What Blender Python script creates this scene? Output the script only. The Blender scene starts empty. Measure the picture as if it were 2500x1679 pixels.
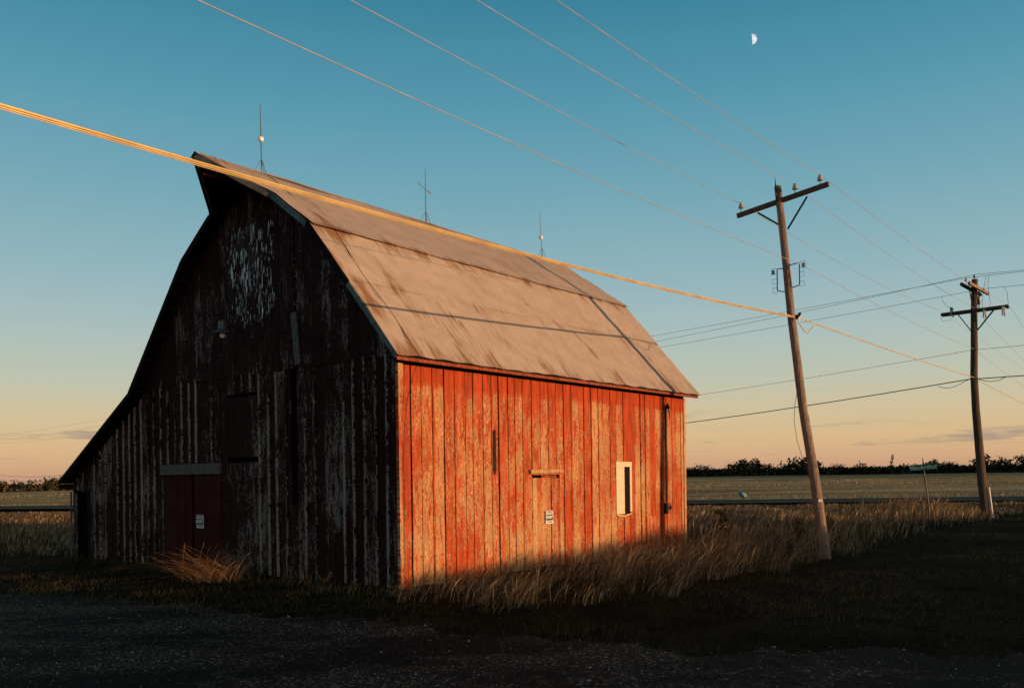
import bpy, math, random
import numpy as np
from mathutils import Matrix, Vector, noise as mnoise
random.seed(7); rng = np.random.default_rng(11)
SC = bpy.context.scene; COL = SC.collection

# ------------------------------------------------------------------ camera, sky, sun, exposure
H = 2.0
cd = bpy.data.cameras.new('camera'); cam = bpy.data.objects.new('camera', cd); COL.objects.link(cam)
cd.sensor_width = 36; cd.lens = 31.3; cd.shift_y = 0.1296; cd.clip_start = .1; cd.clip_end = 9000
cam.matrix_world = Matrix.Translation((0, 0, H)) @ Matrix.Rotation(.0135, 4, 'Y') @ Matrix.Rotation(math.pi/2, 4, 'X')
SC.camera = cam
SUN_EL = math.radians(1.5); SUN_AZ = math.radians(117.5)      # compass angle clockwise from +Y
sun_dir = Vector((math.sin(SUN_AZ)*math.cos(SUN_EL), math.cos(SUN_AZ)*math.cos(SUN_EL), math.sin(SUN_EL)))
sl = bpy.data.lights.new('sun', 'SUN'); sun = bpy.data.objects.new('sun', sl); COL.objects.link(sun)
sl.energy = 5.0; sl.angle = math.radians(.5); sl.color = (1.0, .56, .27)
sun.rotation_euler = sun_dir.to_track_quat('Z', 'Y').to_euler()
SC.view_settings.view_transform = 'Standard'; SC.view_settings.look = 'None'
SC.view_settings.exposure = 0; SC.view_settings.gamma = 1

def lin(c):
    return tuple((x/255/12.92 if x/255 <= .04045 else ((x/255+.055)/1.055)**2.4) for x in c)

class NT:
    def __init__(s, tree): s.t = tree; s.n = tree.nodes; s.l = tree.links
    def node(s, typ, **kw):
        n = s.n.new(typ)
        for k, v in kw.items():
            if k.startswith('i_'):
                key = k[2:]; key = int(key) if key.isdigit() else key.replace('_', ' ')
                s.put(n.inputs[key], v)
            else: setattr(n, k, v)
        return n
    def put(s, sock, v):
        if isinstance(v, bpy.types.NodeSocket): s.l.new(v, sock)
        elif isinstance(v, bpy.types.Node): s.l.new(v.outputs[0], sock)
        else:
            if isinstance(v, tuple) and len(v) == 3 and sock.type == 'RGBA': v = v+(1,)
            sock.default_value = v
    def math(s, op, a, b=0.0, c=None, clamp=False):
        n = s.n.new('ShaderNodeMath'); n.operation = op; n.use_clamp = clamp
        s.put(n.inputs[0], a); s.put(n.inputs[1], b)
        if c is not None: s.put(n.inputs[2], c)
        return n.outputs[0]
    def mix(s, f, a, b, typ='MIX'):
        n = s.n.new('ShaderNodeMix'); n.data_type = 'RGBA'; n.blend_type = typ; n.clamp_factor = True
        s.put(n.inputs[0], f); s.put(n.inputs[6], a); s.put(n.inputs[7], b); return n.outputs[2]
    def ss(s, x, lo, hi, a=0.0, b=1.0):
        n = s.n.new('ShaderNodeMapRange'); n.interpolation_type = 'SMOOTHSTEP'
        for i, v in enumerate((x, lo, hi, a, b)): s.put(n.inputs[i], v)
        return n.outputs[0]
    def ramp(s, x, stops, interp='LINEAR'):
        n = s.n.new('ShaderNodeValToRGB'); cr = n.color_ramp; cr.interpolation = interp
        while len(cr.elements) > 1: cr.elements.remove(cr.elements[-1])
        cr.elements[0].position = stops[0][0]; cr.elements[0].color = tuple(stops[0][1])+(1,)
        for p, c in stops[1:]:
            e = cr.elements.new(p); e.color = tuple(c)+(1,)
        s.put(n.inputs[0], x); return n.outputs[0]
    def noise(s, vec, scale=1.0, detail=3.0, rough=.55, dist=0.0, dims='3D'):
        n = s.n.new('ShaderNodeTexNoise'); n.noise_dimensions = dims
        if vec is not None: s.put(n.inputs['Vector'], vec)
        n.inputs['Scale'].default_value = scale; n.inputs['Detail'].default_value = detail
        n.inputs['Roughness'].default_value = rough; n.inputs['Distortion'].default_value = dist
        return n.outputs[0]
    def scale(s, vec, v, loc=(0, 0, 0)):
        n = s.n.new('ShaderNodeMapping'); s.put(n.inputs[0], vec)
        n.inputs['Scale'].default_value = v; n.inputs['Location'].default_value = loc; return n.outputs[0]

world = bpy.data.worlds.new('World'); SC.world = world; world.use_nodes = True
W = NT(world.node_tree); bg = W.n['Background']
sky = W.node('ShaderNodeTexSky', sky_type='NISHITA', sun_disc=False, sun_elevation=SUN_EL, sun_rotation=SUN_AZ)
tc = W.node('ShaderNodeTexCoord'); sx = W.node('ShaderNodeSeparateXYZ', i_0=tc.outputs['Generated'])
zc = sx.outputs[2]
ST = [(-1, (10, 9, 8)), (-.02, (40, 34, 30)), (-.001, (190, 150, 125)), (.012, (212, 168, 132)), (.035, (220, 186, 139)), (.065, (213, 194, 156)),
      (.1, (194, 197, 177)), (.15, (173, 193, 190)), (.21, (149, 183, 192)), (.3, (116, 169, 185)), (.38, (88, 154, 176)),
      (.47, (57, 132, 158)), (.56, (36, 100, 130)), (.75, (24, 52, 68)), (1, (20, 40, 52))]
K = 1/.15
grad = W.ramp(W.math('MULTIPLY_ADD', zc, .5, .5), [((p+1)/2, tuple(x for x in lin(c))) for p, c in ST])
gv = W.node('ShaderNodeVectorMath', operation='SCALE', i_0=grad, i_3=K)
# Nishita lends the sideways variation (brighter towards the left, away from the sun)
nb = W.node('ShaderNodeVectorMath', operation='SCALE', i_0=sky.outputs[0], i_3=1.5)
base = W.mix(.06, gv.outputs[0], nb.outputs[0])
# afterglow round the low sun, behind the viewer's right shoulder
dt = W.node('ShaderNodeVectorMath', operation='DOT_PRODUCT', i_0=tc.outputs['Generated'], i_1=tuple(sun_dir))
gl_ = W.math('MULTIPLY', W.math('POWER', W.ss(dt.outputs['Value'], .18, 1.0), 1.6), W.math('MULTIPLY', W.ss(zc, -.01, .0), W.ss(zc, .75, .0)))
glc = W.node('ShaderNodeVectorMath', operation='SCALE', i_0=(.80, .42, .18), i_3=W.math('MULTIPLY', gl_, 1.0*K))
base = W.node('ShaderNodeVectorMath', operation='ADD', i_0=base, i_1=glc.outputs[0]).outputs[0]
cv = W.scale(tc.outputs['Generated'], (7, 7, 95), (.35, .2, 0))
cn = W.noise(cv, 1.0, 5, .6)
cn2 = W.noise(W.scale(tc.outputs['Generated'], (2.2, 2.2, 14), (3.1, 0, .4)), 1.0, 2)
cm = W.math('MULTIPLY', W.ss(cn, .565, .68), W.math('MULTIPLY', W.ss(zc, .008, .03), W.ss(zc, .085, .055)))
cm = W.math('MULTIPLY', cm, W.ss(cn2, .42, .54))
cl = tuple(x*K for x in lin((158, 140, 130)))
base = W.mix(W.math('MULTIPLY', cm, .75), base, cl)
W.put(bg.inputs[0], base); bg.inputs[1].default_value = .15

# ------------------------------------------------------------------ helpers
def tag(o, label=None, cat=None, group=None, kind=None):
    if label: o['label'] = label
    if cat: o['category'] = cat
    if group: o['group'] = group
    if kind: o['kind'] = kind
    return o
def empty(name, loc=(0, 0, 0), rz=0, **kw):
    o = bpy.data.objects.new(name, None); COL.objects.link(o); o.location = loc; o.rotation_euler = (0, 0, rz)
    o.empty_display_size = .2
    return tag(o, **kw)

class MB:
    def __init__(s): s.v = []; s.f = []; s.r = []; s.rn = 0.5
    def av(s, pts):
        k = len(s.v); s.v += [tuple(p) for p in pts]; s.r += [s.rn]*len(pts); return k
    def quad(s, a, b, c, d): k = s.av((a, b, c, d)); s.f.append((k, k+1, k+2, k+3))
    def poly(s, pts): k = s.av(pts); s.f.append(tuple(range(k, k+len(pts))))
    def box(s, x0, x1, y0, y1, z0, z1):
        k = s.av([(x, y, z) for z in (z0, z1) for y in (y0, y1) for x in (x0, x1)])
        for q in ((0, 2, 3, 1), (4, 5, 7, 6), (0, 1, 5, 4), (2, 6, 7, 3), (0, 4, 6, 2), (1, 3, 7, 5)):
            s.f.append(tuple(k+i for i in q))
    def beam(s, a, b, w, h, up=(0, 0, 1), bev=0):
        a = Vector(a); b = Vector(b); d = (b-a).normalized(); side = d.cross(Vector(up)).normalized(); u2 = side.cross(d).normalized()
        if bev: offs = [(-w/2+bev, -h/2), (w/2-bev, -h/2), (w/2, -h/2+bev), (w/2, h/2-bev), (w/2-bev, h/2), (-w/2+bev, h/2), (-w/2, h/2-bev), (-w/2, -h/2+bev)]
        else: offs = [(-w/2, -h/2), (w/2, -h/2), (w/2, h/2), (-w/2, h/2)]
        n = len(offs)
        k = s.av([p+side*x+u2*y for p in (a, b) for x, y in offs])
        for i in range(n): s.f.append((k+i, k+(i+1) % n, k+n+(i+1) % n, k+n+i))
        s.f.append(tuple(k+i for i in reversed(range(n)))); s.f.append(tuple(k+n+i for i in range(n)))
    def tube(s, pts, rad, n=6, cap=True):
        pts = [Vector(p) for p in pts]; m = len(pts)
        if not isinstance(rad, (list, tuple)): rad = [rad]*m
        ref = None; k = len(s.v)
        for i, p in enumerate(pts):
            d = (pts[min(i+1, m-1)]-pts[max(i-1, 0)]).normalized()
            if ref is None: ref = Vector((0, 0, 1)) if abs(d.z) < .9 else Vector((1, 0, 0))
            a = d.cross(ref).normalized(); b = a.cross(d).normalized(); ref = b
            s.av([p+(a*math.cos(2*math.pi*j/n)+b*math.sin(2*math.pi*j/n))*rad[i] for j in range(n)])
        for i in range(m-1):
            for j in range(n):
                s.f.append((k+i*n+j, k+i*n+(j+1) % n, k+(i+1)*n+(j+1) % n, k+(i+1)*n+j))
        if cap: s.f.append(tuple(k+j for j in reversed(range(n)))); s.f.append(tuple(k+(m-1)*n+j for j in range(n)))
    def lathe(s, c, prof, n=14, ax=(0, 0, 1)):
        ax = Vector(ax).normalized(); t = Vector((1, 0, 0)) if abs(ax.x) < .9 else Vector((0, 1, 0))
        a = ax.cross(t).normalized(); b = ax.cross(a); c = Vector(c); k = len(s.v); m = len(prof)
        for r, h in prof: s.av([c+ax*h+(a*math.cos(2*math.pi*j/n)+b*math.sin(2*math.pi*j/n))*r for j in range(n)])
        for i in range(m-1):
            for j in range(n): s.f.append((k+i*n+j, k+i*n+(j+1) % n, k+(i+1)*n+(j+1) % n, k+(i+1)*n+j))
        s.f.append(tuple(k+j for j in reversed(range(n)))); s.f.append(tuple(k+(m-1)*n+j for j in range(n)))
    def ball(s, c, r, n=12):
        s.lathe(c, [(r*math.sin(math.pi*i/8)+1e-4, -r*math.cos(math.pi*i/8)) for i in range(9)], n)
    def build(s, name, mat, parent=None, smooth=False, **kw):
        me = bpy.data.meshes.new(name); me.from_pydata(s.v, [], s.f); me.update()
        a = me.attributes.new('rnd', 'FLOAT', 'POINT'); a.data.foreach_set('value', np.array(s.r, np.float32))
        if smooth:
            me.polygons.foreach_set('use_smooth', [True]*len(me.polygons))
        o = bpy.data.objects.new(name, me); COL.objects.link(o)
        if mat: me.materials.append(mat)
        if parent: o.parent = parent
        return tag(o, **kw)

def quads_mesh(name, V, mat, rnd, parent=None, **kw):
    """V: (n,4,3) array of quads, rnd (n,) per-quad random"""
    n = len(V); me = bpy.data.meshes.new(name)
    me.vertices.add(n*4); me.vertices.foreach_set('co', V.reshape(-1).astype(np.float32))
    me.loops.add(n*4); me.loops.foreach_set('vertex_index', np.arange(n*4, dtype=np.int32))
    me.polygons.add(n); me.polygons.foreach_set('loop_start', np.arange(0, n*4, 4, dtype=np.int32))
    me.update(calc_edges=True)
    a = me.attributes.new('rnd', 'FLOAT', 'POINT'); a.data.foreach_set('value', np.repeat(rnd, 4).astype(np.float32))
    me.materials.append(mat); o = bpy.data.objects.new(name, me); COL.objects.link(o)
    if parent: o.parent = parent
    return tag(o, **kw)

# ------------------------------------------------------------------ materials
def new_mat(name):
    m = bpy.data.materials.new(name); m.use_nodes = True; t = NT(m.node_tree)
    return m, t, t.n['Principled BSDF']
def simple(name, col, rough=.7, metal=0, var=.25, scale=8, spec=.3):
    m, t, p = new_mat(name); c = t.node('ShaderNodeTexCoord').outputs['Object']
    n = t.noise(c, scale, 4); p.inputs['Roughness'].default_value = rough; p.inputs['Metallic'].default_value = metal
    p.inputs['Specular IOR Level'].default_value = spec
    t.put(p.inputs['Base Color'], t.mix(t.ss(n, .3, .7), tuple(x*(1-var) for x in col), tuple(min(1, x*(1+var)) for x in col)))
    return m

def paint_wood(name, axis, red, wood, cover, eave=None, white=False, shade_streak=False):
    """weathered vertical boards: flaking red paint over bare wood. axis = 0 / 1 : horizontal barn axis of the wall"""
    m, t, p = new_mat(name)
    tcn = t.node('ShaderNodeTexCoord'); s3 = t.node('ShaderNodeSeparateXYZ', i_0=tcn.outputs['Object'])
    a = s3.outputs[axis]; z = s3.outputs[2]
    rnd = t.node('ShaderNodeAttribute', attribute_name='rnd').outputs['Fac']
    off = t.math('MULTIPLY', rnd, 37.0)
    def vec(sa, sz): return t.node('ShaderNodeCombineXYZ', i_0=t.math('MULTIPLY', a, sa), i_1=off, i_2=t.math('MULTIPLY', z, sz)).outputs[0]
    fine = t.noise(vec(70, 15), 1, 6, .78)          # flakes
    mid = t.noise(vec(12, 2.2), 1, 4, .62, .5)
    big = t.noise(t.node('ShaderNodeCombineXYZ', i_0=a, i_1=3.3, i_2=z).outputs[0], .7, 3, .5)
    grain = t.noise(vec(130, 2.5), 1, 3, .6)
    cov = t.math('ADD', cover, t.math('MULTIPLY', t.math('SUBTRACT', rnd, .5), .09))
    cov = t.math('ADD', cov, t.math('MULTIPLY', t.math('SUBTRACT', big, .5), .26))
    if eave is not None: cov = t.math('ADD', cov, t.ss(z, eave-.5, eave-.08, 0, .24))
    val = t.math('ADD', t.math('MULTIPLY', fine, .62), t.math('MULTIPLY', mid, .38))
    mask = t.ss(t.math('SUBTRACT', cov, val), -.012, .012)     # 1 = paint
    woodc = t.mix(t.ss(grain, .3, .7), tuple(x*.62 for x in wood), tuple(min(1, x*1.15) for x in wood))
    woodc = t.mix(t.math('MULTIPLY', t.ss(mid, .45, .66), .7), woodc, tuple((wood[0]*.42, wood[1]*.34, wood[2]*.28)))
    redc = t.mix(t.ss(t.noise(vec(9, 1.6), 1, 3), .3, .7), tuple(x*.7 for x in red), tuple(x*1.2 for x in red))
    redc = t.mix(t.math('MULTIPLY', t.ss(fine, .52, .6), .5), redc, tuple(x*.55 for x in red))
    col = t.mix(mask, woodc, redc)
    if white:
        box = t.math('MULTIPLY', t.math('MULTIPLY', t.ss(a, 3.0, 3.8), t.ss(a, 5.7, 4.9)), t.math('MULTIPLY', t.ss(z, 4.8, 5.5), t.ss(z, 8.0, 7.1)))
        wv = t.math('ADD', t.math('MULTIPLY', t.noise(vec(34, 4.2), 1, 3, .6), .72), t.math('MULTIPLY', t.noise(vec(3.2, 1.6), 1, 3), .28))
        wm = t.ss(t.math('ADD', wv, t.math('MULTIPLY', t.math('SUBTRACT', box, 1.0), .20)), .56, .575)
        col = t.mix(t.math('MULTIPLY', t.ss(box, .1, .9), .7), col, tuple(x*.75 for x in red))
        col = t.mix(wm, col, (.70, .72, .76))
    if shade_streak:  # dark streak painted in for a shadow cast by something unseen
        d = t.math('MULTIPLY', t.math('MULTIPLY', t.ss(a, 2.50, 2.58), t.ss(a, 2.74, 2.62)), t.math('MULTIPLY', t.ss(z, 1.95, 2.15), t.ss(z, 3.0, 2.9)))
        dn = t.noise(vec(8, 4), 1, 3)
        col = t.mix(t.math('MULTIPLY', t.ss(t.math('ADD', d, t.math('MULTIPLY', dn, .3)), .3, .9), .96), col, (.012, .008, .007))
    t.put(p.inputs['Base Color'], col)
    p.inputs['Roughness'].default_value = .85; p.inputs['Specular IOR Level'].default_value = .15
    h = t.math('ADD', t.math('MULTIPLY', mask, .5), t.math('MULTIPLY', grain, .5))
    b = t.node('ShaderNodeBump', i_Strength=.5, i_Distance=.006, i_Height=h); t.put(p.inputs['Normal'], b)
    return m

M = {}
M['side'] = paint_wood('sunlit_wall_paint', 0, (.365, .055, .015), (.58, .36, .18), .520, eave=4.1, shade_streak=True)
M['gable'] = paint_wood('gable_shade_paint', 1, (.026, .0042, .0036), (.34, .295, .27), .572, white=True)  # same barn paint as the long wall, darkened for the gable's shade
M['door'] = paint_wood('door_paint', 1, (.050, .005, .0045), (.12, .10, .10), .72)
M['sidedoor'] = paint_wood('small_door_paint', 0, (.365, .055, .015), (.58, .36, .18), .515)
M['corner'] = paint_wood('corner_board_paint', 0, (.34, .05, .017), (.58, .37, .2), .455)
M['greywood'] = simple('grey_weathered_wood', (.10, .09, .08), .9, 0, .35, 14)
M['palewood'] = simple('bare_pale_wood', (.55, .38, .22), .85, 0, .18, 20)
M['whitewood'] = simple('aged_white_paint', (.62, .52, .38), .7, 0, .15, 18)
M['darkwood'] = simple('dark_old_wood', (.014, .011, .009), .9, 0, .4, 9, .05)
M['redtrim'] = simple('red_fascia_paint', (.22, .045, .02), .8, 0, .4, 12)
M['black'] = simple('dark_opening', (.004, .0035, .003), 1, 0, .3, 5, 0)
M['teal'] = simple('grey_metal_trim', (.045, .075, .08), .45, .3, .4, 6)
M['tin'] = simple('bare_tin_edge', (.07, .07, .068), .5, .5, .4, 6)
M['iron'] = simple('dark_iron', (.03, .028, .028), .55, .6, .3, 10)
M['rod'] = simple('lightning_rod_metal', (.14, .13, .13), .5, .5, .3, 10)
M['ball'] = simple('milk_glass', (.78, .7, .66), .25, 0, .08, 10, .5)
M['porcelain'] = simple('insulator_porcelain', (.24, .25, .25), .25, 0, .3, 20, .5)
M['darkporcelain'] = simple('brown_insulator_glaze', (.06, .04, .035), .25, 0, .3, 20, .5)
M['wire'] = simple('weathered_wire', (.45, .42, .42), .45, .3, .2, 3)
M['farwire'] = simple('dark_wire', (.05, .045, .045), .6, .2, .2, 3)
M['cable'] = simple('sheathed_cable', (.60, .44, .19), .4, .2, .15, 3, .5)
M['moon'] = None
M['blacksign'] = simple('sign_black', (.012, .013, .016), .4)
M['whitesign'] = simple('sign_white', (.72, .74, .74), .45, 0, .08)
M['green'] = simple('street_sign_green', (.006, .16, .09), .4, 0, .1)
M['signwhite'] = simple('sign_lettering', (.75, .82, .80), .4, 0, .05)
M['post'] = simple('galvanised_post', (.03, .028, .025), .5, .4)
M['tag'] = simple('pole_tag', (.75, .73, .7), .5, 0, .1)
M['tub'] = simple('pale_blue_plastic', (.22, .34, .33), .4, 0, .12, 3)
M['trunk'] = simple('bark', (.05, .04, .03), .9, 0, .3, 3)

# corrugated roof metal
m, t, p = new_mat('corrugated_roof'); M['roof'] = m
tcn = t.node('ShaderNodeTexCoord'); s3 = t.node('ShaderNodeSeparateXYZ', i_0=tcn.outputs['Object']); ru, rv, rz_ = s3.outputs
sheet = t.math('FLOOR', t.math('DIVIDE', ru, .66))
tier = t.math('FLOOR', t.math('MULTIPLY', rz_, .62))
wn = t.node('ShaderNodeTexWhiteNoise', noise_dimensions='2D', i_0=t.node('ShaderNodeCombineXYZ', i_0=sheet, i_1=tier).outputs[0])
rust_big = t.noise(t.node('ShaderNodeCombineXYZ', i_0=t.math('MULTIPLY', ru, 1.5), i_1=t.math('MULTIPLY', rz_, .7), i_2=1.0).outputs[0], 1, 3, .55)
rust_str = t.noise(t.node('ShaderNodeCombineXYZ', i_0=t.math('MULTIPLY', ru, 15), i_1=t.math('MULTIPLY', rz_, 1.7), i_2=4.0).outputs[0], 1, 4, .6)
rust_fine = t.noise(tcn.outputs['Object'], 34, 3, .6)
rf = t.math('ADD', t.math('MULTIPLY', rust_big, .64), t.math('MULTIPLY', rust_str, .36))
rf = t.math('ADD', rf, t.math('MULTIPLY', t.math('SUBTRACT', wn.outputs[0], .5), .035))
eaveb = t.math('MULTIPLY', t.ss(rz_, 4.75, 4.15), .09)
lapb = t.math('MULTIPLY', t.math('MULTIPLY', t.ss(rz_, 5.35, 5.62), t.ss(rz_, 5.85, 5.70)), .05)
topb = t.math('MULTIPLY', t.math('MULTIPLY', t.ss(rz_, 6.55, 6.85), t.ss(rz_, 6.96, 6.92)), .08)
nearb = t.math('MULTIPLY', t.ss(ru, 1.6, -.2), .075)
rf = t.math('ADD', rf, t.math('ADD', t.math('ADD', eaveb, lapb), t.math('ADD', topb, nearb)))
rmask = t.ss(rf, .56, .69)
zinc = t.mix(t.ss(t.noise(tcn.outputs['Object'], 3, 4), .3, .7), (.47, .385, .32), (.57, .465, .385))
zinc = t.mix(t.math('MULTIPLY', wn.outputs[0], .3), zinc, (.46, .36, .285))
zinc = t.mix(t.math('MULTIPLY', t.ss(rust_fine, .62, .72), .4), zinc, (.2, .12, .08))
rustc = t.mix(rust_fine, (.15, .065, .025), (.34, .17, .065))
t.put(p.inputs['Base Color'], t.mix(t.math('MULTIPLY', rmask, .85), zinc, rustc))
p.inputs['Roughness'].default_value = .62; p.inputs['Metallic'].default_value = .12
t.put(p.inputs['Normal'], t.node('ShaderNodeBump', i_Strength=.10, i_Distance=.01, i_Height=t.noise(tcn.outputs['Object'], 2.2, 4)))

def pole_mat(name, c1, c2, dark):
    m, t, p = new_mat(name); c = t.node('ShaderNodeTexCoord').outputs['Object']
    g = t.noise(t.scale(c, (34, 34, .9)), 1, 5, .7); k = t.noise(t.scale(c, (26, 26, 12)), 1, 2, .5); b = t.noise(t.scale(c, (3, 3, .7)), 1, 3)
    col = t.mix(t.ss(g, .3, .7), c1, c2); col = t.mix(t.math('MULTIPLY', t.ss(b, .45, .7), .5), col, dark)
    col = t.mix(t.math('MULTIPLY', t.ss(k, .63, .68), .85), col, (.03, .022, .018))
    t.put(p.inputs['Base Color'], col); p.inputs['Roughness'].default_value = .85; p.inputs['Specular IOR Level'].default_value = .2
    t.put(p.inputs['Normal'], t.node('ShaderNodeBump', i_Strength=.6, i_Distance=.01, i_Height=g)); return m
M['pole'] = pole_mat('weathered_pole_wood', (.12, .088, .068), (.31, .235, .185), (.09, .062, .048))
M['pole2'] = pole_mat('dark_pole_wood', (.05, .034, .026), (.13, .085, .062), (.03, .02, .016))
M['arm'] = pole_mat('crossarm_wood', (.06, .04, .032), (.11, .075, .06), (.045, .03, .025))
M['lit_arm'] = pole_mat('lit_crossarm_wood', (.22, .14, .08), (.32, .21, .12), (.15, .1, .06))  # paler copy of the crossarm wood for the arm that catches the sun

# ------------------------------------------------------------------ terrain
OX, OY = -2.00716, 15.9425
UX, UY = math.sin(math.radians(38.8)), math.cos(math.radians(38.8))
def uv(x, y): return (x-OX)*UX+(y-OY)*UY, -(x-OX)*UY+(y-OY)*UX
def sst(x, a, b):
    t = np.clip((x-a)/(b-a), 0, 1); return t*t*(3-2*t)
road_x = np.array([-400, -90, -38, 12.7, 34, 90, 400]); road_y = np.array([130, 80, 71, 62.2, 60.6, 59, 52])
def road_c(x): return np.interp(x, road_x, road_y)
def wob(x, y):
    return (np.sin(x*.31+y*.17)+np.sin(x*.13-y*.29+1.3)+np.sin(x*.57+y*.41+2.1)*.5)/2.5
def g(x, y):
    x = np.asarray(x, float); y = np.asarray(y, float)
    u, v = uv(x, y)
    r = np.hypot(x, y)
    z = .035*wob(x*1.3, y*1.3)*sst(r, 6, 20)*(1-np.exp(-((np.clip(np.abs(u-5.5)-6, 0, 99))**2+np.clip(np.abs(v-6)-7, 0, 99)**2)/3))
    # low rise, unseen behind the viewer; crest shaped to shade the lower metre of everything
    u_s = u; u = u-9.6; crest = 1.18+.12+.36*sst(u, 1, 9)-.42*sst(u, 16, 30)+.07*np.sin(u*.9)+.05*np.sin(u*2.3+1)+.32*sst(-u, 2.2, 4.5)
    z = z+crest*np.exp(-((v+45)/9)**2)*sst(u, -140, -90)*(1-sst(u, 60, 110)*.7); u = u_s
    z = z-.10*np.exp(-((u-9.9)/4)**2-((v+4.6)/1.7)**2)
    # unseen hill added out of frame on the right to shade the far trees
    z = z+19*np.exp(-((v+45)/24)**2)*sst(u, 330, 400)*(1-sst(u, 900, 1000))
    yr = road_c(x)
    far = sst(y-yr, 6, 30)
    z = z+far*(.42*np.sin(y*.052+x*.006+.6)+.16*np.sin(y*.13+x*.012+np.sin(x*.02))+.10*np.sin(y*.31+x*.03)+.05*wob(x*.6, y*1.6))*(1-sst(y, 700, 1100)*.5)
    for yc, wd, am, ph in ((118, 1.6, .30, .05), (212, 3, .42, .03), (300, 5, .6, .02), (84, 1.3, .12, .11)):
        z = z+far*am*np.exp(-((y-yc-.03*x-3*np.sin(x*ph))/wd)**2)*(.75+.35*np.sin(x*.19+yc))
    z = z-4.4*sst(-x, 10, 300)*sst(y, 90, 430)
    # shallow ditches by the road
    z = z-.35*np.exp(-((y-yr-7.5)/2.2)**2)-.25*np.exp(-((y-yr+7)/2.0)**2)
    return z
def axis_pts(lo, hi, c, n, k):
    s = np.linspace(-1, 1, n); q = np.sinh(s*k)/np.sinh(k)
    return np.where(q < 0, c+q*(c-lo), c+q*(hi-c))
xs = np.unique(np.concatenate([axis_pts(-2500, 2500, 5, 330, 5.2), np.linspace(20, 110, 90)]))
ys = np.unique(np.concatenate([axis_pts(-700, 5000, 20, 300, 5.0), np.arange(74, 330, 1.2), np.linspace(-60, 0, 50)]))
X, Y = np.meshgrid(xs, ys); Zg = g(X, Y)
nx, ny = len(xs), len(ys)
me = bpy.data.meshes.new('ground'); me.vertices.add(nx*ny)
me.vertices.foreach_set('co', np.stack([X, Y, Zg], -1).reshape(-1).astype(np.float32))
ii, jj = np.meshgrid(np.arange(nx-1), np.arange(ny-1)); k0 = (jj*nx+ii).ravel()
F = np.stack([k0, k0+1, k0+1+nx, k0+nx], -1)
me.loops.add(F.size); me.loops.foreach_set('vertex_index', F.reshape(-1).astype(np.int32))
me.polygons.add(len(F)); me.polygons.foreach_set('loop_start', np.arange(0, F.size, 4, dtype=np.int32)); me.update(calc_edges=True)
me.polygons.foreach_set('use_smooth', [True]*len(F))
m, t, p = new_mat('field_and_turf'); me.materials.append(m)
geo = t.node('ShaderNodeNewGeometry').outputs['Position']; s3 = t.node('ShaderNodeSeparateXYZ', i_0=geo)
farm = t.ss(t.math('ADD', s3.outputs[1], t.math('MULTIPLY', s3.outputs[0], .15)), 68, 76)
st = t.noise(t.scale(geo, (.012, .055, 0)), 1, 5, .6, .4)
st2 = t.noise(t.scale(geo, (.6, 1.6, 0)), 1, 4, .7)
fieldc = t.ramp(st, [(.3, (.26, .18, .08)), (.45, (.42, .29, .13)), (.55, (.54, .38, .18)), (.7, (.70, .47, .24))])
lit_streaks = t.math('MULTIPLY', t.ss(t.noise(t.scale(geo, (.006, .16, 0)), 1, 4, .6, .3), .545, .60), t.ss(st2, .25, .6)); fieldc = t.mix(t.math('MULTIPLY', lit_streaks, .8), fieldc, (.86, .60, .36))  # sunlit streaks across the far field, painted as pale rows
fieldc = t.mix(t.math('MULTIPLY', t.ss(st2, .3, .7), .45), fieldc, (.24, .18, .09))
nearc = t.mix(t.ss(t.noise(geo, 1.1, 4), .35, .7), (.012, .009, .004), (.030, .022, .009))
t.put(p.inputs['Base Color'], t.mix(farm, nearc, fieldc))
p.inputs['Roughness'].default_value = 1; p.inputs['Specular IOR Level'].default_value = .02
bh = t.math('ADD', t.noise(t.scale(geo, (.7, 1.2, 1)), 1, 6, .75), t.noise(geo, 6, 3))
t.put(p.inputs['Normal'], t.node('ShaderNodeBump', i_Strength=.7, i_Distance=.16, i_Height=bh))
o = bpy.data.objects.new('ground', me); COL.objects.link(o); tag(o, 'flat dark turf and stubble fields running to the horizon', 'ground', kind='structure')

# road with worn edge lines
def strip(name, off0, off1, z, mat, x0=-300, x1=300, n=240, **kw):
    mb = MB(); xq = np.linspace(x0, x1, n)
    for i in range(n-1):
        a, b = xq[i], xq[i+1]
        za = float(g(a, road_c(a)))*0+z; zb = za
        za += -4.4*float(sst(-a, 10, 300)*sst(road_c(a), 90, 430)); zb += -4.4*float(sst(-b, 10, 300)*sst(road_c(b), 90, 430))
        mb.quad((a, road_c(a)+off0, za), (b, road_c(b)+off0, zb), (b, road_c(b)+off1, zb), (a, road_c(a)+off1, za))
    return mb.build(name, mat, **kw)
masph = simple('asphalt', (.095, .078, .064), .95, 0, .25, 1.5, .03); mline = simple('road_line', (.40, .40, .37), .7, 0, .3, 4)
strip('road', -4.3, 4.3, .10, masph, kind='structure', label='narrow grey asphalt road crossing beyond the tall grass', cat='road')
strip('road_edge_line', -3.75, -3.6, .108, mline, kind='structure', label='thin pale edge line on near side of the road', cat='road marking')
strip('road_edge_line', 3.55, 3.75, .108, mline, kind='structure', label='thin pale edge line on far side of the road', cat='road marking')

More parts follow.
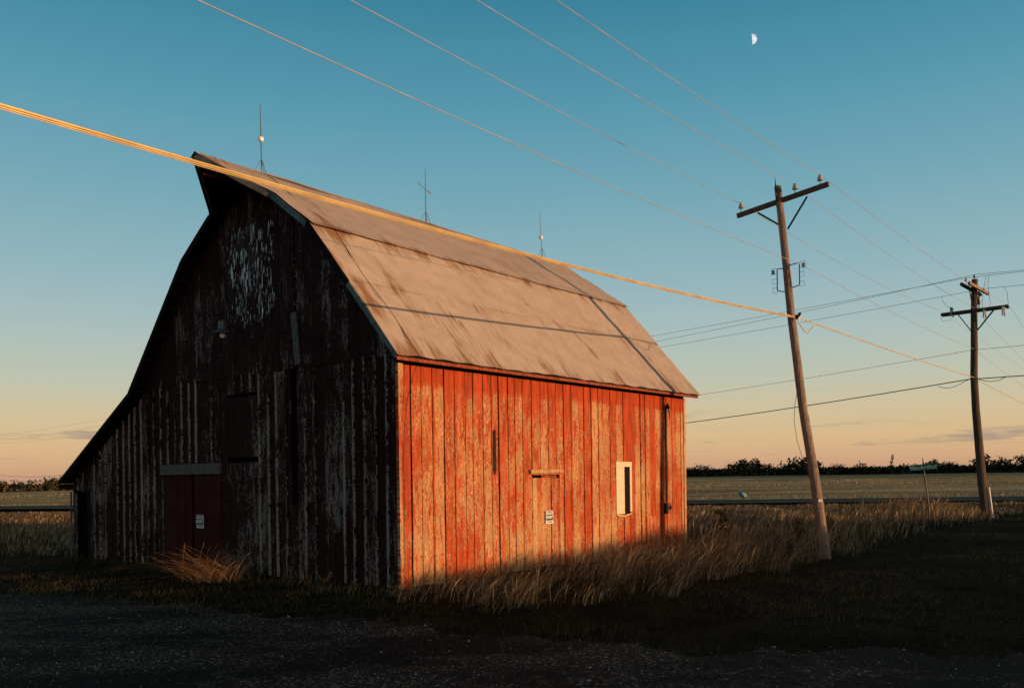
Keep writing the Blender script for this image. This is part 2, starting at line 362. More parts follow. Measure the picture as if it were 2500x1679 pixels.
# gravel yard
mg, t, p = new_mat('gravel'); geo = t.node('ShaderNodeNewGeometry').outputs['Position']
vo = t.node('ShaderNodeTexVoronoi', i_Vector=geo, i_Scale=42.0)
vcol = t.node('ShaderNodeSeparateColor', i_0=vo.outputs['Color'])
gb = t.noise(t.scale(geo, (.35, .8, 1)), 1, 4)
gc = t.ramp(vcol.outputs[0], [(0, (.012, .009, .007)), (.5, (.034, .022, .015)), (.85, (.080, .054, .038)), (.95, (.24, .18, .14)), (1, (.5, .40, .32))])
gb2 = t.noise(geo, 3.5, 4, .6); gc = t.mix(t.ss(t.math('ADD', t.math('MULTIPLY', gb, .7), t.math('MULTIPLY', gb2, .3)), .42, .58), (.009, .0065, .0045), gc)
t.put(p.inputs['Base Color'], gc); p.inputs['Roughness'].default_value = .9; p.inputs['Specular IOR Level'].default_value = .1
t.put(p.inputs['Normal'], t.node('ShaderNodeBump', i_Strength=.8, i_Distance=.02, i_Height=vo.outputs['Distance'], invert=True))
gex = np.array([-60, -14, -9.4, -6.5, -4, -1.6, 0, 1.6, 3.5, 5.5, 20]); gey = np.array([19, 17.2, 16.2, 15.0, 13.3, 12.3, 11.0, 10.2, 9.9, 9.7, 9.0])
def gravel_edge(x): return np.interp(x, gex, gey)+.22*np.sin(x*2.1)+.15*np.sin(x*4.7+1)+.12*np.sin(x*9.3)+.08*np.sin(x*17.1+2)
mb = MB(); xq = np.linspace(-40, 18, 200)
yk = np.linspace(-8, 0, 12)
for i in range(len(xq)-1):
    for j in range(11):
        P4 = []
        for (xx, jx) in ((xq[i], j), (xq[i+1], j), (xq[i+1], j+1), (xq[i], j+1)):
            e = float(gravel_edge(xx)); yy = -8+(e+8)*jx/11; P4.append((xx, yy, float(g(xx, yy))+.006))
        mb.quad(*P4)
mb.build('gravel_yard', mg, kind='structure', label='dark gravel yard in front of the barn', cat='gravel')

# loose stones
n = 60000
sxp = rng.uniform(-11, 9, n); syp = rng.uniform(6.2, 15.5, n)
keep = (syp < gravel_edge(sxp)+.1) & (np.abs(sxp) < syp*.68+1)
sxp, syp = sxp[keep], syp[keep]; n = len(sxp); ss = rng.gamma(1.6, .0030, n)+.003
sz = g(sxp, syp)+.006
th = rng.uniform(0, 6.28, n); pts = []
oct_ = np.array([[1, 0, 0], [0, 1, 0], [-1, 0, 0], [0, -1, 0], [0, 0, .7]])
Pp = np.zeros((n, 5, 3))
for k in range(5):
    ox, oy, oz = oct_[k]; j = rng.uniform(.7, 1.3, n)
    Pp[:, k, 0] = sxp+(np.cos(th)*ox-np.sin(th)*oy)*ss*j; Pp[:, k, 1] = syp+(np.sin(th)*ox+np.cos(th)*oy)*ss*j*.8; Pp[:, k, 2] = sz+oz*ss*j-.002
Q = np.stack([np.stack([Pp[:, a], Pp[:, b], Pp[:, 4], Pp[:, 4]+np.array([1e-4, 0, 0])], 1) for a, b in ((0, 1), (1, 2), (2, 3), (3, 0))], 1).reshape(-1, 4, 3)
ms, t, p = new_mat('loose_stone'); rr = t.node('ShaderNodeAttribute', attribute_name='rnd').outputs['Fac']
t.put(p.inputs['Base Color'], t.ramp(rr, [(0, (.018, .014, .011)), (.6, (.07, .056, .046)), (.9, (.17, .14, .12)), (.985, (.48, .42, .37)), (1, (.7, .63, .57))])); p.inputs['Roughness'].default_value = .75
quads_mesh('loose_gravel', Q, ms, np.repeat(rng.uniform(0, 1, n), 4), kind='stuff', label='small grey and pale loose stones scattered over the gravel yard', cat='gravel')

# ------------------------------------------------------------------ barn
BARN = empty('barn', (OX, OY, 0), math.radians(51.2), label='weathered red barn with gambrel tin roof, hay hood and lean-to, one wall sunlit', cat='barn')
LEN = 10.7
RV = [(-.3, 4.17), (2.05, 6.88), (4.25, 8.45), (6.45, 6.88), (8.81, 4.13), (12.52, 2.03)]   # roof profile on the gable (barn y, z)
def zroof(v):
    for (a, za), (b, zb) in zip(RV, RV[1:]):
        if v <= b: return za+(zb-za)*(v-a)/(b-a)
    return RV[-1][1]-.5*(v-RV[-1][0])
def board(mb, plane, a0, a1, zb, ztA, ztB, d, dback, rows=None, jit=.004, gapt=0):
    """plane 'side': front faces -y ; 'gable': front faces -x. a0<a1 along wall; d = how far the face stands out"""
    P = (lambda a, z, q: (a, -q, z)) if plane == 'side' else (lambda a, z, q: (-q, a, z))
    mb.rn = random.random()
    hgt = max(ztA, ztB)-zb
    if hgt < .05: return
    rows = rows or max(2, int(hgt/.45)+1)
    prev = None; tilt = random.uniform(-.004, .004)
    for i in range(rows+1):
        f = i/rows; zA = zb+(ztA-zb)*f; zB = zb+(ztB-zb)*f
        j0 = random.uniform(-jit, jit); j1 = random.uniform(-jit, jit); dd = d+random.uniform(-.003, .003)
        cur = mb.av([P(a0+j0, zA, dback), P(a0+j0, zA, dd-tilt), P(a1+j1, zB, dd+tilt), P(a1+j1, zB, dback)])
        if prev is not None:
            for q in range(3): mb.f.append((prev+q, prev+q+1, cur+q+1, cur+q))
        else: mb.f.append((cur, cur+1, cur+2, cur+3))
        prev = cur
    mb.f.append((prev+3, prev+2, prev+1, prev))

# --- sunlit long wall
mb = MB(); a = .0; edges = [0.0]
while edges[-1] < LEN-.2: edges.append(edges[-1]+random.choice([.30, .28, .27, .29, .22, .31]))
edges[-1] = LEN
DOOR = (3.86, 4.86, 2.03); WIN = (7.22, 7.83, 1.05, 2.27)
dark_seams = []
for i, (a0, a1) in enumerate(zip(edges, edges[1:])):
    gp = random.choice([.016, .02, .024, .030, .036]); top = 4.045; d = .018+random.uniform(0, .012)
    segs = [(random.uniform(.0, .05), top)]
    b0, b1 = a0+gp/2, a1-gp/2
    pieces = [(b0, b1)]
    for (lo, hi, z0, z1) in ((DOOR[0], DOOR[1], -1, DOOR[2]), (WIN[0], WIN[1], WIN[2], WIN[3])):
        if a1 > lo and a0 < hi:
            l = max(b0, lo); r = min(b1, hi)
            if l-b0 > .02: board(mb, 'side', b0, l-.004, .03, z1, z1, d, 0)
            if b1-r > .02: board(mb, 'side', r+.004, b1, .03, z1, z1, d, 0)
            if z0 > 0: board(mb, 'side', l, r, .03, z0, z0, d, 0)
            board(mb, 'side', b0, b1, z1+.002, top, top, d+.001, 0)
            segs = []
    for z0, z1 in segs:
        if random.random() < .22:
            zz = random.uniform(.9, 1.7); board(mb, 'side', b0, b1, z0, zz-.004, zz-.004, d, 0); board(mb, 'side', b0, b1, zz+.003, z1, z1, d+.003, 0)
        else: board(mb, 'side', b0, b1, z0, z1, z1, d, 0)
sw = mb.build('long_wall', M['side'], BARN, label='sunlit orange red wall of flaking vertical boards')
# battens that survive on some seams
mb = MB()
for a0 in edges[1:-1]:
    if random.random() < .22 and not (DOOR[0]-.1 < a0 < DOOR[1]+.1) and not (WIN[0]-.1 < a0 < WIN[1]+.1):
        mb = MB(); board(mb, 'side', a0-.022, a0+.022, random.uniform(.05, .3), 4.04, 4.04, .047, .02, jit=.002); mb.build('batten', M['side'], BARN)
mb = MB()
for a0, a1 in zip(edges, edges[1:]):
    for zz in (.55, 1.55, 2.75, 3.75):
        for q in (a0+.05, a1-.05):
            if random.random() < .8 and not (WIN[0] < q < WIN[1] and WIN[2] < zz < WIN[3]) and not (DOOR[0] < q < DOOR[1] and zz < 2):
                zq = zz+random.uniform(-.03, .03); mb.box(q-.006, q+.006, -.036, -.02, zq-.006, zq+.006)
mb.build('nail_heads', M['iron'], BARN, kind='stuff')
mb = MB(); mb.box(.02, LEN-.02, .03, .08, 0, 4.15)
mb.build('wall_backing', M['black'], BARN)
# corner boards
mb = MB(); mb.rn = .1
board(mb, 'side', -.06, .055, .02, 4.06, 4.06, .052, -.02, jit=.003); mb.build('corner_board', M['corner'], BARN)
mb = MB(); mb.rn = .1
board(mb, 'side', LEN-.09, LEN+.02, .02, 4.06, 4.06, .052, -.02, jit=.003)
mb.build('corner_board', M['corner'], BARN)

# small door in long wall
dr = MB(); x = DOOR[0]+.02
ws = [.17, .15, .16, .17, .31]
for i, w in enumerate(ws):
    if i < 4: board(dr, 'side', x+.003, x+w-.003, .06, 1.97, 1.97, .014, -.01)
    x += w
sd = dr.build('small_door', M['sidedoor'], BARN)
mb = MB(); board(mb, 'side', DOOR[0]+.93, DOOR[0]+.995, .06, 1.97, 1.97, .016, -.01); mb.build('door_edge', M['sidedoor'], sd); mb = MB(); board(mb, 'side', DOOR[0]+.69, DOOR[0]+.92, .06, 1.96, 1.96, .022, -.01); mb.build('pale_board', M['corner'], sd, label='bare pale plank on the small door')
mb = MB(); mb.beam((DOOR[0]+.3, -.03, 2.0), (DOOR[0]+.86, -.03, 1.99), .03, .05); mb.build('door_rail', M['redtrim'], sd)
mb = MB(); mb.beam((DOOR[0]+.62, -.04, 1.16), (DOOR[0]+1.02, -.035, 1.20), .012, .022); mb.build('door_bar', M['redtrim'], sd)
mb = MB(); mb.beam((3.74, -.065, 2.10), (4.93, -.055, 2.115), .07, .09, bev=.02); mb.build('door_lintel', M['corner'], BARN)

# tall window opening with white frame
wroot = MB(); wroot.box(WIN[0], WIN[1], .012, .028, WIN[2], WIN[3]); wn_ = wroot.build('window', M['black'], BARN)
mb = MB()
mb.box(WIN[0]-.055, WIN[1]+.055, -.05, -.018, WIN[3]-.06, WIN[3]+.06)
mb.box(WIN[0]-.055, WIN[0]+.02, -.048, -.018, WIN[2], WIN[3]-.062)
mb.box(WIN[1]-.035, WIN[1]+.05, -.048, -.018, WIN[2]+.05, WIN[3]-.062)
mb.build('window_frame', M['whitewood'], wn_)
mb = MB(); mb.box(WIN[0]+.04, WIN[0]+.37, -.014, .008, WIN[2]+.01, WIN[3]-.05); mb.build('shutter_board', M['whitewood'], wn_)
mb = MB(); mb.box(WIN[0]+.385, WIN[1]-.04, -.006, .009, WIN[2]+.02, WIN[3]-.05); mb.build('dark_gap_panel', M['darkwood'], wn_)  # dark panel put in for the unlit gap beside the shutter board
mb = MB(); mb.beam((WIN[0]-.03, -.035, WIN[2]-.015), (WIN[0]+.3, -.05, WIN[2]-.05), .06, .035); mb.beam((WIN[0]+.28, -.04, WIN[2]-.04), (WIN[0]+.62, -.035, WIN[2]+.01), .06, .03); mb.build('broken_sill', M['palewood'], wn_)

# conduit, service head and meter box on long wall
mb = MB(); mb.tube([(9.62, -.055, 1.28), (9.63, -.055, 3.0), (9.64, -.06, 3.78), (9.63, -.10, 3.85), (9.58, -.14, 3.84), (9.56, -.15, 3.79)], .024, 8)
mb.lathe((9.56, -.15, 3.72), [(.03, 0), (.055, .03), (.04, .10)], 10)
mb.tube([(9.70, -.04, 1.3), (9.72, -.04, 2.2), (9.66, -.05, 2.9), (9.55, -.05, 3.0), (9.42, -.05, 2.98)], .009, 5)
mb.tube([(9.36, -.035, .95), (9.35, -.035, 2.25)], .008, 5)
cdt = mb.build('conduit', M['iron'], BARN)
mb = MB(); mb.tube([(9.56, -.17, 3.72), (9.6, -.2, 3.55), (9.72, -.12, 3.5), (9.76, -.07, 3.65), (9.7, -.06, 3.8)], .008, 5); mb.build('service_wire', M['iron'], cdt)
mb = MB(); mb.box(9.50, 9.62, -.10, -.035, .98, 1.26); mb.build('switch_box', M['iron'], BARN)
mb = MB(); mb.box(9.63, 9.80, -.085, -.035, .99, 1.27); mtb = mb.build('meter_box', M['redtrim'], BARN)
mb = MB(); mb.lathe((9.715, -.085, 1.14), [(.062, 0), (.062, .015), (.045, .02), (.04, .05)], 16, (0, -1, 0)); mb.build('meter_socket', M['iron'], mtb)

# --- gable wall facing the viewer
SEAM = 4.28
GD = (5.55, 7.93, 2.14); LD = (11.58, 12.22, 1.73); SLOT = (2.88, 3.1)
low = MB(); bat = MB(); v = 0.0; vedges = [0.0]
while vedges[-1] < 12.2: vedges.append(vedges[-1]+random.choice([.29, .30, .31, .27]))
vedges[-1] = 12.42
def ztop_low(v): return min(SEAM, zroof(v)-.10)
for a0, a1 in zip(vedges, vedges[1:]):
    b0, b1 = a0+.005, a1-.005; d = .012+random.uniform(0, .008)
    zb = .03
    if a1 > SLOT[0] and a0 < SLOT[1]:
        # a long dark gap where boards are missing
        if SLOT[0]-b0 > .03: board(low, 'gable', b0, SLOT[0], zb, ztop_low(b0), ztop_low(SLOT[0]), d, -.01)
        if b1-SLOT[1] > .03: board(low, 'gable', SLOT[1], b1, zb, ztop_low(SLOT[1]), ztop_low(b1), d, -.01)
        l, r = max(b0, SLOT[0]), min(b1, SLOT[1]); board(low, 'gable', l, r, zb, 1.5, 1.5, d, -.01)
        continue
    done = False
    for D in (GD, LD):
        if a1 > D[0]+.01 and a0 < D[1]-.01:
            zt = D[2]+(.26 if D is GD else .03)
            if D[0]-b0 > .03: board(low, 'gable', b0, D[0]-.003, zb, zt, zt, d, -.01)
            if b1-D[1] > .03: board(low, 'gable', D[1]+.003, b1, zb, zt, zt, d, -.01)
            board(low, 'gable', b0, b1, zt+.002, ztop_low(b0), ztop_low(b1), d, -.01); done = True
    if done: continue
    if 4.15 < (a0+a1)/2 < 5.2:
        # loft hatch and walk door: dark slots at head and foot
        board(low, 'gable', b0, b1, 3.84, ztop_low(b0), ztop_low(b1), d, -.01)
        board(low, 'gable', b0, b1, 2.50, 3.78, 3.78, d-.008, -.02)
        board(low, 'gable', b0, b1, zb, 2.38, 2.38, d-.006, -.02)
        continue
    if random.random() < .25:
        zz = random.uniform(.9, 1.6); board(low, 'gable', b0, b1, zb, zz-.005, zz-.005, d, -.01); zb = zz+.004
    board(low, 'gable', b0, b1, zb, ztop_low(b0), ztop_low(b1), d, -.01)
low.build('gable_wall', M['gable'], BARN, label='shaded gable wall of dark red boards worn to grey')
for a0 in vedges[1:-1]:
    if SLOT[0]-.1 < a0 < SLOT[1]+.1 or random.random() < .1: continue
    zb = .04
    if GD[0]-.05 < a0 < GD[1]+.05: zb = GD[2]+.27
    if LD[0]-.05 < a0 < LD[1]+.05: zb = LD[2]+.05
    zt = ztop_low(a0)-.02
    if 4.15 < a0 < 5.2: board(bat, 'gable', a0-.022, a0+.022, 3.86, zt, zt, .045, .015, jit=.003); continue
    if random.random() < .25: zt2 = random.uniform(2.6, zt-.3) if zt > 3.2 else zt; board(bat, 'gable', a0-.024, a0+.024, zb, zt2, zt2, .045, .015, jit=.003)
    else: board(bat, 'gable', a0-.024, a0+.024, zb, zt, zt, .045, .015, jit=.003)
mgb = paint_wood('batten_shade_paint', 1, (.028, .005, .0045), (.38, .33, .30), .49)  # red darkened for the shaded gable, like the boards behind
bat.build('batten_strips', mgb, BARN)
up = MB(); v = .25; w = .26
while v < 8.6:
    b0, b1 = v+.003, min(v+w-.003, 8.6)
    def zt(q): return zroof(q)-.09
    seg = [b0, b1]
    for q in (2.05, 4.25, 6.45):
        if b0 < q < b1: seg = [b0, q, b1]
    d = .04+random.uniform(0, .008)
    if 2.88 < (b0+b1)/2 < 3.12: b0 += .05; seg[0] = b0        # narrow gap above the slot
    for l, r in zip(seg, seg[1:]):
        if zt(l) > SEAM+.02 or zt(r) > SEAM+.02: board(up, 'gable', l, r, SEAM-.05-random.uniform(0, .03), max(zt(l), SEAM-.04), max(zt(r), SEAM-.04), d, .0)
    v += w
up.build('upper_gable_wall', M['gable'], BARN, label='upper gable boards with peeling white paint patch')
mb = MB()   # light-tight dark lining following the gable outline
mb.poly([(.03, 0.02, 0.02), (.03, 12.40, .02), (.03, 12.40, zroof(12.4)-.12), (.03, 8.81, 4.03), (.03, 6.45, 6.78), (.03, 4.25, 8.34), (.03, 2.05, 6.78), (.03, .02, 4.1)])
mb.build('wall_lining', M['black'], BARN)
mb = MB(); mb.beam((-.06, 2.78, SEAM+.0), (-.075, 2.88, SEAM+1.04), .17, .03, (1, 0, 0)); mb.build('loose_board', M['greywood'], BARN, label='loose grey board hanging over the upper gable')
mb = MB(); mb.box(-.048, -.03, 5.0, 5.06, 5.2, 6.0)
# big double door
dl = MB()
for k in range(4):
    w_ = (GD[1]-6.72)/4; board(dl, 'gable', 6.72+k*w_+.002, 6.72+(k+1)*w_-.002, .10, GD[2]-.01, GD[2]-.01, .006, -.02, jit=.001)
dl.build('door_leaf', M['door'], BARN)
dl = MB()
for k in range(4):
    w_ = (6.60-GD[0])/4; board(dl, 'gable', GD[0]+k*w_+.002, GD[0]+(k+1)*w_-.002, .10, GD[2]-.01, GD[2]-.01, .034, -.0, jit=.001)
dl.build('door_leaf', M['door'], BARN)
mb = MB(); mb.box(-.075, -.01, GD[0]-.02, GD[1]+.02, GD[2]+.01, GD[2]+.25); mb.build('door_header', M['greywood'], BARN, label='grey plank header over the big door')
mb = MB(); mb.rn = .8; mb.beam((-.05, 12.46, .02), (-.06, 12.44, 1.76), .05, .03, (1, 0, 0)); mb.build('corner_post', M['greywood'], BARN, label='pale trim board at the low corner of the lean-to')
mb = MB(); mb.box(-.045, -.01, LD[0]-.07, LD[0], .05, LD[2]); mb.box(-.045, -.01, LD[0]-.07, LD[1]+.07, LD[2]+.002, LD[2]+.08); mb.build('door_frame', M['darkwood'], BARN)
# rear and lean-to walls
mb = MB(); v = 0
while v < 12.3: mb.rn = random.random(); mb.box(LEN, LEN+.02, v+.004, v+.296, .02, max(.1, min(zroof(v), zroof(v+.3))-.1)); v += .3
mb.build('rear_wall', M['gable'], BARN)
mb = MB(); u_ = .05
while u_ < LEN-.1: mb.rn = random.random(); mb.box(u_+.004, u_+.296, 12.40, 12.42, .02, 1.98); u_ += .3
mb.build('lean_to_wall', M['side'], BARN)

# --- roof
PIT = .066; AMP = .0085
def umin(tt):       # hay hood: upper slope runs forward to a prow
    if tt < .53: return -.33
    return -.33-1.02*((tt-.53)/.47)
def slope(name, p0, p1, u0f, u1, rows, extra0=0.0, n_sub=8, lap=None, wav=.0):
    (v0, z0), (v1, z1) = p0, p1; d = Vector((0, v1-v0, z1-z0)); L = d.length; d.normalize(); nrm = Vector((1, 0, 0)).cross(d)
    if nrm.z < 0: nrm = -nrm
    mb = MB(); us0 = min(u0f(0), u0f(1), u0f(.53)); cols = int((u1-us0)/PIT*n_sub)
    grid = []
    for r in range(rows+1):
        tt = r/rows; row = []
        s_ = -extra0+(L+extra0)*tt
        ul = u0f(tt)
        for c in range(cols+1):
            uu = us0+(u1-us0)*c/cols
            uc = max(uu, ul)
            if uc == ul and c < cols and us0+(u1-us0)*(c+1)/cols > ul: uc = ul
            off = AMP*math.sin(2*math.pi*uc/PIT)+.006*math.sin(uc*1.7+r)+.012*mnoise.noise(Vector((uc*.8, s_*1.3, v0)))
            if r == 0: s2 = s_+.012*math.sin(uc*9.0)+.02*mnoise.noise(Vector((uc*2.3, 5, v0)))
            else: s2 = s_
            row.append(Vector((uc, v0, z0))+d*s2+nrm*(.02+off+(lap(tt) if lap else 0)))
        k = mb.av(row); grid.append(k)
    for r in range(rows):
        for c in range(cols):
            mb.f.append((grid[r]+c, grid[r]+c+1, grid[r+1]+c+1, grid[r+1]+c))
    return mb.build(name, M['roof'], ROOF, smooth=True)
mbr = MB()
# deck boards under the tin = the roof object itself
def deck(mb, p0, p1, u0f, u1, th=.05, n=20):
    (v0, z0), (v1, z1) = p0, p1; d = Vector((0, v1-v0, z1-z0)); nrm = Vector((1, 0, 0)).cross(d.normalized())
    if nrm.z < 0: nrm = -nrm
    a = []
    for i in range(n+1):
        tt = i/n; c = Vector((0, v0, z0))+d*tt; ul = u0f(tt)+.03; ur = u1-.03
        a.append(mb.av([Vector((ul, c.y, c.z)), Vector((ur, c.y, c.z)), Vector((ur, c.y, c.z))-nrm*th, Vector((ul, c.y, c.z))-nrm*th]))
    for i in range(n):
        for q in range(4): mb.f.append((a[i]+q, a[i]+(q+1) % 4, a[i+1]+(q+1) % 4, a[i+1]+q))
    mb.f.append((a[0], a[0]+1, a[0]+2, a[0]+3)); mb.f.append((a[n]+3, a[n]+2, a[n]+1, a[n]))
flat0 = lambda tt: -.33
FAR = 11.08
deck(mbr, RV[0], RV[1], flat0, FAR); deck(mbr, RV[1], RV[2], umin, FAR); deck(mbr, RV[3], RV[2], umin, FAR)
deck(mbr, RV[4], RV[3], flat0, FAR); deck(mbr, RV[5], RV[4], flat0, FAR)
ROOF = mbr.build('roof', M['darkwood'], BARN)
def split(p0, p1, f): return (p0[0]+(p1[0]-p0[0])*f, p0[1]+(p1[1]-p0[1])*f)
mid_ = split(RV[0], RV[1], .56)
slope('roof_sheeting', RV[0], mid_, flat0, FAR, 5, .035)
slope('roof_sheeting', mid_, RV[1], flat0, FAR, 4, .07, lap=lambda tt: .012)
slope('roof_sheeting', RV[1], RV[2], umin, FAR, 16, .13, lap=lambda tt: .03*(1-tt)+.01)
slope('roof_sheeting', RV[3], RV[2], umin, FAR, 12, .08, n_sub=4, lap=lambda tt: .012)
slope('roof_sheeting', RV[4], RV[3], flat0, FAR, 4, .05, n_sub=4)
slope('roof_sheeting', RV[5], RV[4], flat0, FAR, 4, .05, n_sub=4)
mb = MB()   # ridge cap, slightly buckled
pts = []
for i in range(60):
    u_ = -1.36+(FAR+1.36)*i/59; k = .02*mnoise.noise(Vector((u_*.7, 0, 0)))
    pts.append((u_, k))
for i in range(59):
    (ua, ka), (ub, kb) = pts[i], pts[i+1]
    for sgn in (-1, 1):
        mb.quad((ua, 4.25, 8.50+ka), (ub, 4.25, 8.50+kb), (ub, 4.25+sgn*.15, 8.405+kb), (ua, 4.25+sgn*.15, 8.405+ka))
mb.build('ridge_cap', simple('ridge_cap_metal', (.5, .45, .43), .55, .2, .2, 4), ROOF)
# rake trim pieces (some sections still have bright metal trim, others bare wood)
def rake(name, p0, p1, f0, f1, mat, w=.13, out=.345, dz=-.04):
    a = split(p0, p1, f0); b = split(p0, p1, f1); mb = MB()
    mb.beam((-out, a[0], a[1]+dz), (-out, b[0], b[1]+dz), .022, w, (0, -(b[1]-a[1]), b[0]-a[0])); return mb.build(name, mat, ROOF)
rake('rake_trim', RV[0], RV[1], .0, .53, M['teal'], .09); rake('rake_board', RV[0], RV[1], .53, .98, M['darkwood'])
rake('rake_trim', RV[1], RV[2], .03, .52, M['teal'], .12)
rake('rake_board', RV[4], RV[3], 0, 1, M['darkwood']); rake('rake_board', RV[5], RV[4], 0, 1, M['darkwood'], .10)
rake('rake_board', RV[3], RV[2], 0, .5, M['darkwood'])
for (p0, p1) in ((RV[1], RV[2]), (RV[3], RV[2])):     # trim along the slanting edge of the hood
    a = split(p0, p1, .53); mb = MB(); mb.beam((-.345, a[0], a[1]-.05), (-1.37, 4.25+(a[0]-4.25)*.03, 8.40), .02, .13, (0, 0, 1)); mb.build('hood_board', M['tin'] if p0 is RV[1] else M['darkwood'], ROOF)
mb = MB(); mb.beam((-1.12, 4.32, 8.12), (.1, 4.25, 8.12), .05, .05); ht = mb.build('hay_track', M['redtrim'], BARN)
for (p0, p1), ks in (((RV[4], RV[3]), 5), ((RV[5], RV[4]), 3), ((RV[0], RV[1]), 4)):   # purlin ends under the overhang
    for i in range(ks):
        a = split(p0, p1, (i+.5)/ks); mb = MB(); mb.beam((-.33, a[0], a[1]-.12), (.05, a[0], a[1]-.12), .05, .08); mb.build('purlin_end', M['darkwood'], ROOF)
mb = MB(); mb.box(-.30, FAR-.05, -.275, -.25, 4.075, 4.135); mb.build('eave_board', M['redtrim'], BARN)
mb = MB(); mb.box(-.30, FAR-.05, -.248, .0, 4.12, 4.14); mb.build('soffit', M['darkwood'], BARN)
mb = MB(); mb.box(-.3, LEN, 12.44, 12.6, 1.85, 1.93); mb.beam((-.33, 12.48, 1.90), (FAR, 12.48, 1.90), .05, .12); mb.build('lean_to_eave_board', M['darkwood'], BARN)
# lightning conductor cable down roof and wall
pts = []
def onroof(p0, p1, f, u_, h=.045): q = split(p0, p1, f); return (u_, q[0]-h*.7, q[1]+h*.75)
for i in range(9): pts.append(onroof(RV[1], RV[2], 1-i/8, .22+.05*math.sin(i*1.1)))
for i in range(1, 12): pts.append(onroof(RV[0], RV[1], 1-i/11, .20+.035*math.sin(i*.9+1)))
pts += [(.19, -.33, 4.10), (.17, -.22, 3.9), (.11, -.10, 3.4), (.05, -.08, 2.9), (.035, -.075, 2.4), (.03, -.07, 1.2), (.03, -.07, .1)]
mb = MB(); mb.tube(pts, .0055, 5); mb.build('conductor_cable', M['iron'], BARN)
# lightning rods
def rod(u_, kind, zt, lean=0):
    mb = MB(); top = Vector((u_-lean, 4.25, zt)); base = Vector((u_, 4.25, 8.47))
    mb.tube([base, base.lerp(top, .45), base.lerp(top, .97), top], [.013, .012, .007, .001], 6)
    for q in ((.16, .1), (-.16, .1), (.0, -.16)):
        mb.tube([base+Vector((q[0], q[1], -.06)), base+Vector((0, 0, .30))], .006, 5)
    r = mb.build('lightning_rod', M['rod'], BARN)
    f = (zt-.74-8.47)/(zt-8.47); c = base.lerp(top, f)
    if kind == 'ball':
        mb = MB(); mb.ball(c, .062); mb.build('glass_ball', M['ball'], r)
    else:
        mb = MB(); c = base.lerp(top, .62); mb.tube([c+Vector((-.28, .0, .09)), c+Vector((.19, 0, -.06))], .006, 5)
        mb.beam(c+Vector((.1, 0, -.03)), c+Vector((.2, 0, -.065)), .006, .05); mb.tube([c+Vector((-.2, 0, .06)), c+Vector((-.23, 0, .13))], .004, 4); mb.tube([c+Vector((-.12, 0, .04)), c+Vector((-.15, 0, .11))], .004, 4)
        mb.build('vane_arrow', M['rod'], r)
rod(.21, 'ball', 9.92, .02); rod(5.14, 'vane', 9.84, 0); rod(10.06, 'ball', 9.82, .10)
# yard lamp
mb = MB(); mb.tube([(-.02, 4.30, 5.02), (-.2, 4.30, 5.06), (-.45, 4.31, 5.13), (-.62, 4.33, 5.14), (-.70, 4.34, 5.12)], .018, 8); mb.lathe((-.0, 4.30, 5.02), [(.06, 0), (.06, .05)], 10, (-1, 0, 0))
lamp = mb.build('yard_lamp', M['iron'], BARN)
mlamp = simple('lamp_enamel', (.07, .085, .08), .45, .3, .2)
mb = MB(); mb.lathe((-.72, 4.35, 4.99), [(.165, 0), (.16, .015), (.10, .07), (.085, .09), (.08, .24), (.05, .27), (.0, .275)], 18); mb.build('lamp_shade', mlamp, lamp)
mb = MB(); mb.lathe((-.72, 4.35, 4.89), [(.01, 0), (.045, .02), (.055, .06), (.05, .11)], 12); mb.build('lamp_bulb', M['ball'], lamp)

# ------------------------------------------------------------------ text
def text_mesh(name, body, size, mat, mtx, parent, bold=.0, sx=1.0):
    cu = bpy.data.curves.new('t', 'FONT'); cu.body = body; cu.size = size; cu.align_x = 'CENTER'; cu.align_y = 'CENTER'; cu.extrude = .001; cu.offset = bold
    ob = bpy.data.objects.new('t', cu); COL.objects.link(ob); dg = bpy.context.evaluated_depsgraph_get(); me = bpy.data.meshes.new_from_object(ob.evaluated_get(dg))
    bpy.data.objects.remove(ob); me.transform(mtx @ Matrix.Diagonal((sx, 1, 1, 1))); me.materials.clear(); me.materials.append(mat)
    o = bpy.data.objects.new(name, me); COL.objects.link(o); o.parent = parent; return o
def notice(loc, rz, w, h, label):
    # local: x right, y out of the face is -y, z up
    r = empty('notice_sign', loc, rz, label=label, cat='sign', group='private property signs')
    mb = MB(); mb.box(-w/2, w/2, -.004, 0, -h/2, h/2); mb.build('sign_panel', M['whitesign'], r)
    mb = MB(); b = .012; mb.box(-w/2+b, w/2-b, -.007, -.0042, -h*.26, h/2-b); mb.build('sign_field', M['blacksign'], r)
    R = Matrix.Rotation(math.pi/2, 4, 'X')
    text_mesh('lettering', 'PRIVATE', h*.30, M['whitesign'], Matrix.Translation((0, -.0095, h*.27)) @ R, r, .003, .82*w/.24*.9)
    text_mesh('lettering', 'PROPERTY', h*.30, M['whitesign'], Matrix.Translation((0, -.0095, -.02*h)) @ R, r, .003, .70*w/.24*.9)
    text_mesh('lettering', 'NO TRESPASSING', h*.13, M['blacksign'], Matrix.Translation((0, -.0062, -.375*h)) @ R, r, .0008, .75*w/.24*.9)
    return r
bm = Matrix.Translation((OX, OY, 0)) @ Matrix.Rotation(math.radians(51.2), 4, 'Z')
notice(bm @ Vector((4.425, -.047, 1.115)), math.radians(51.2), .27, .28, 'black and white private property sign on the sunlit wall door')
notice(bm @ Vector((-.056, 6.32, 1.10)), math.radians(51.2-90), .28, .29, 'black and white private property sign on the shaded double door')

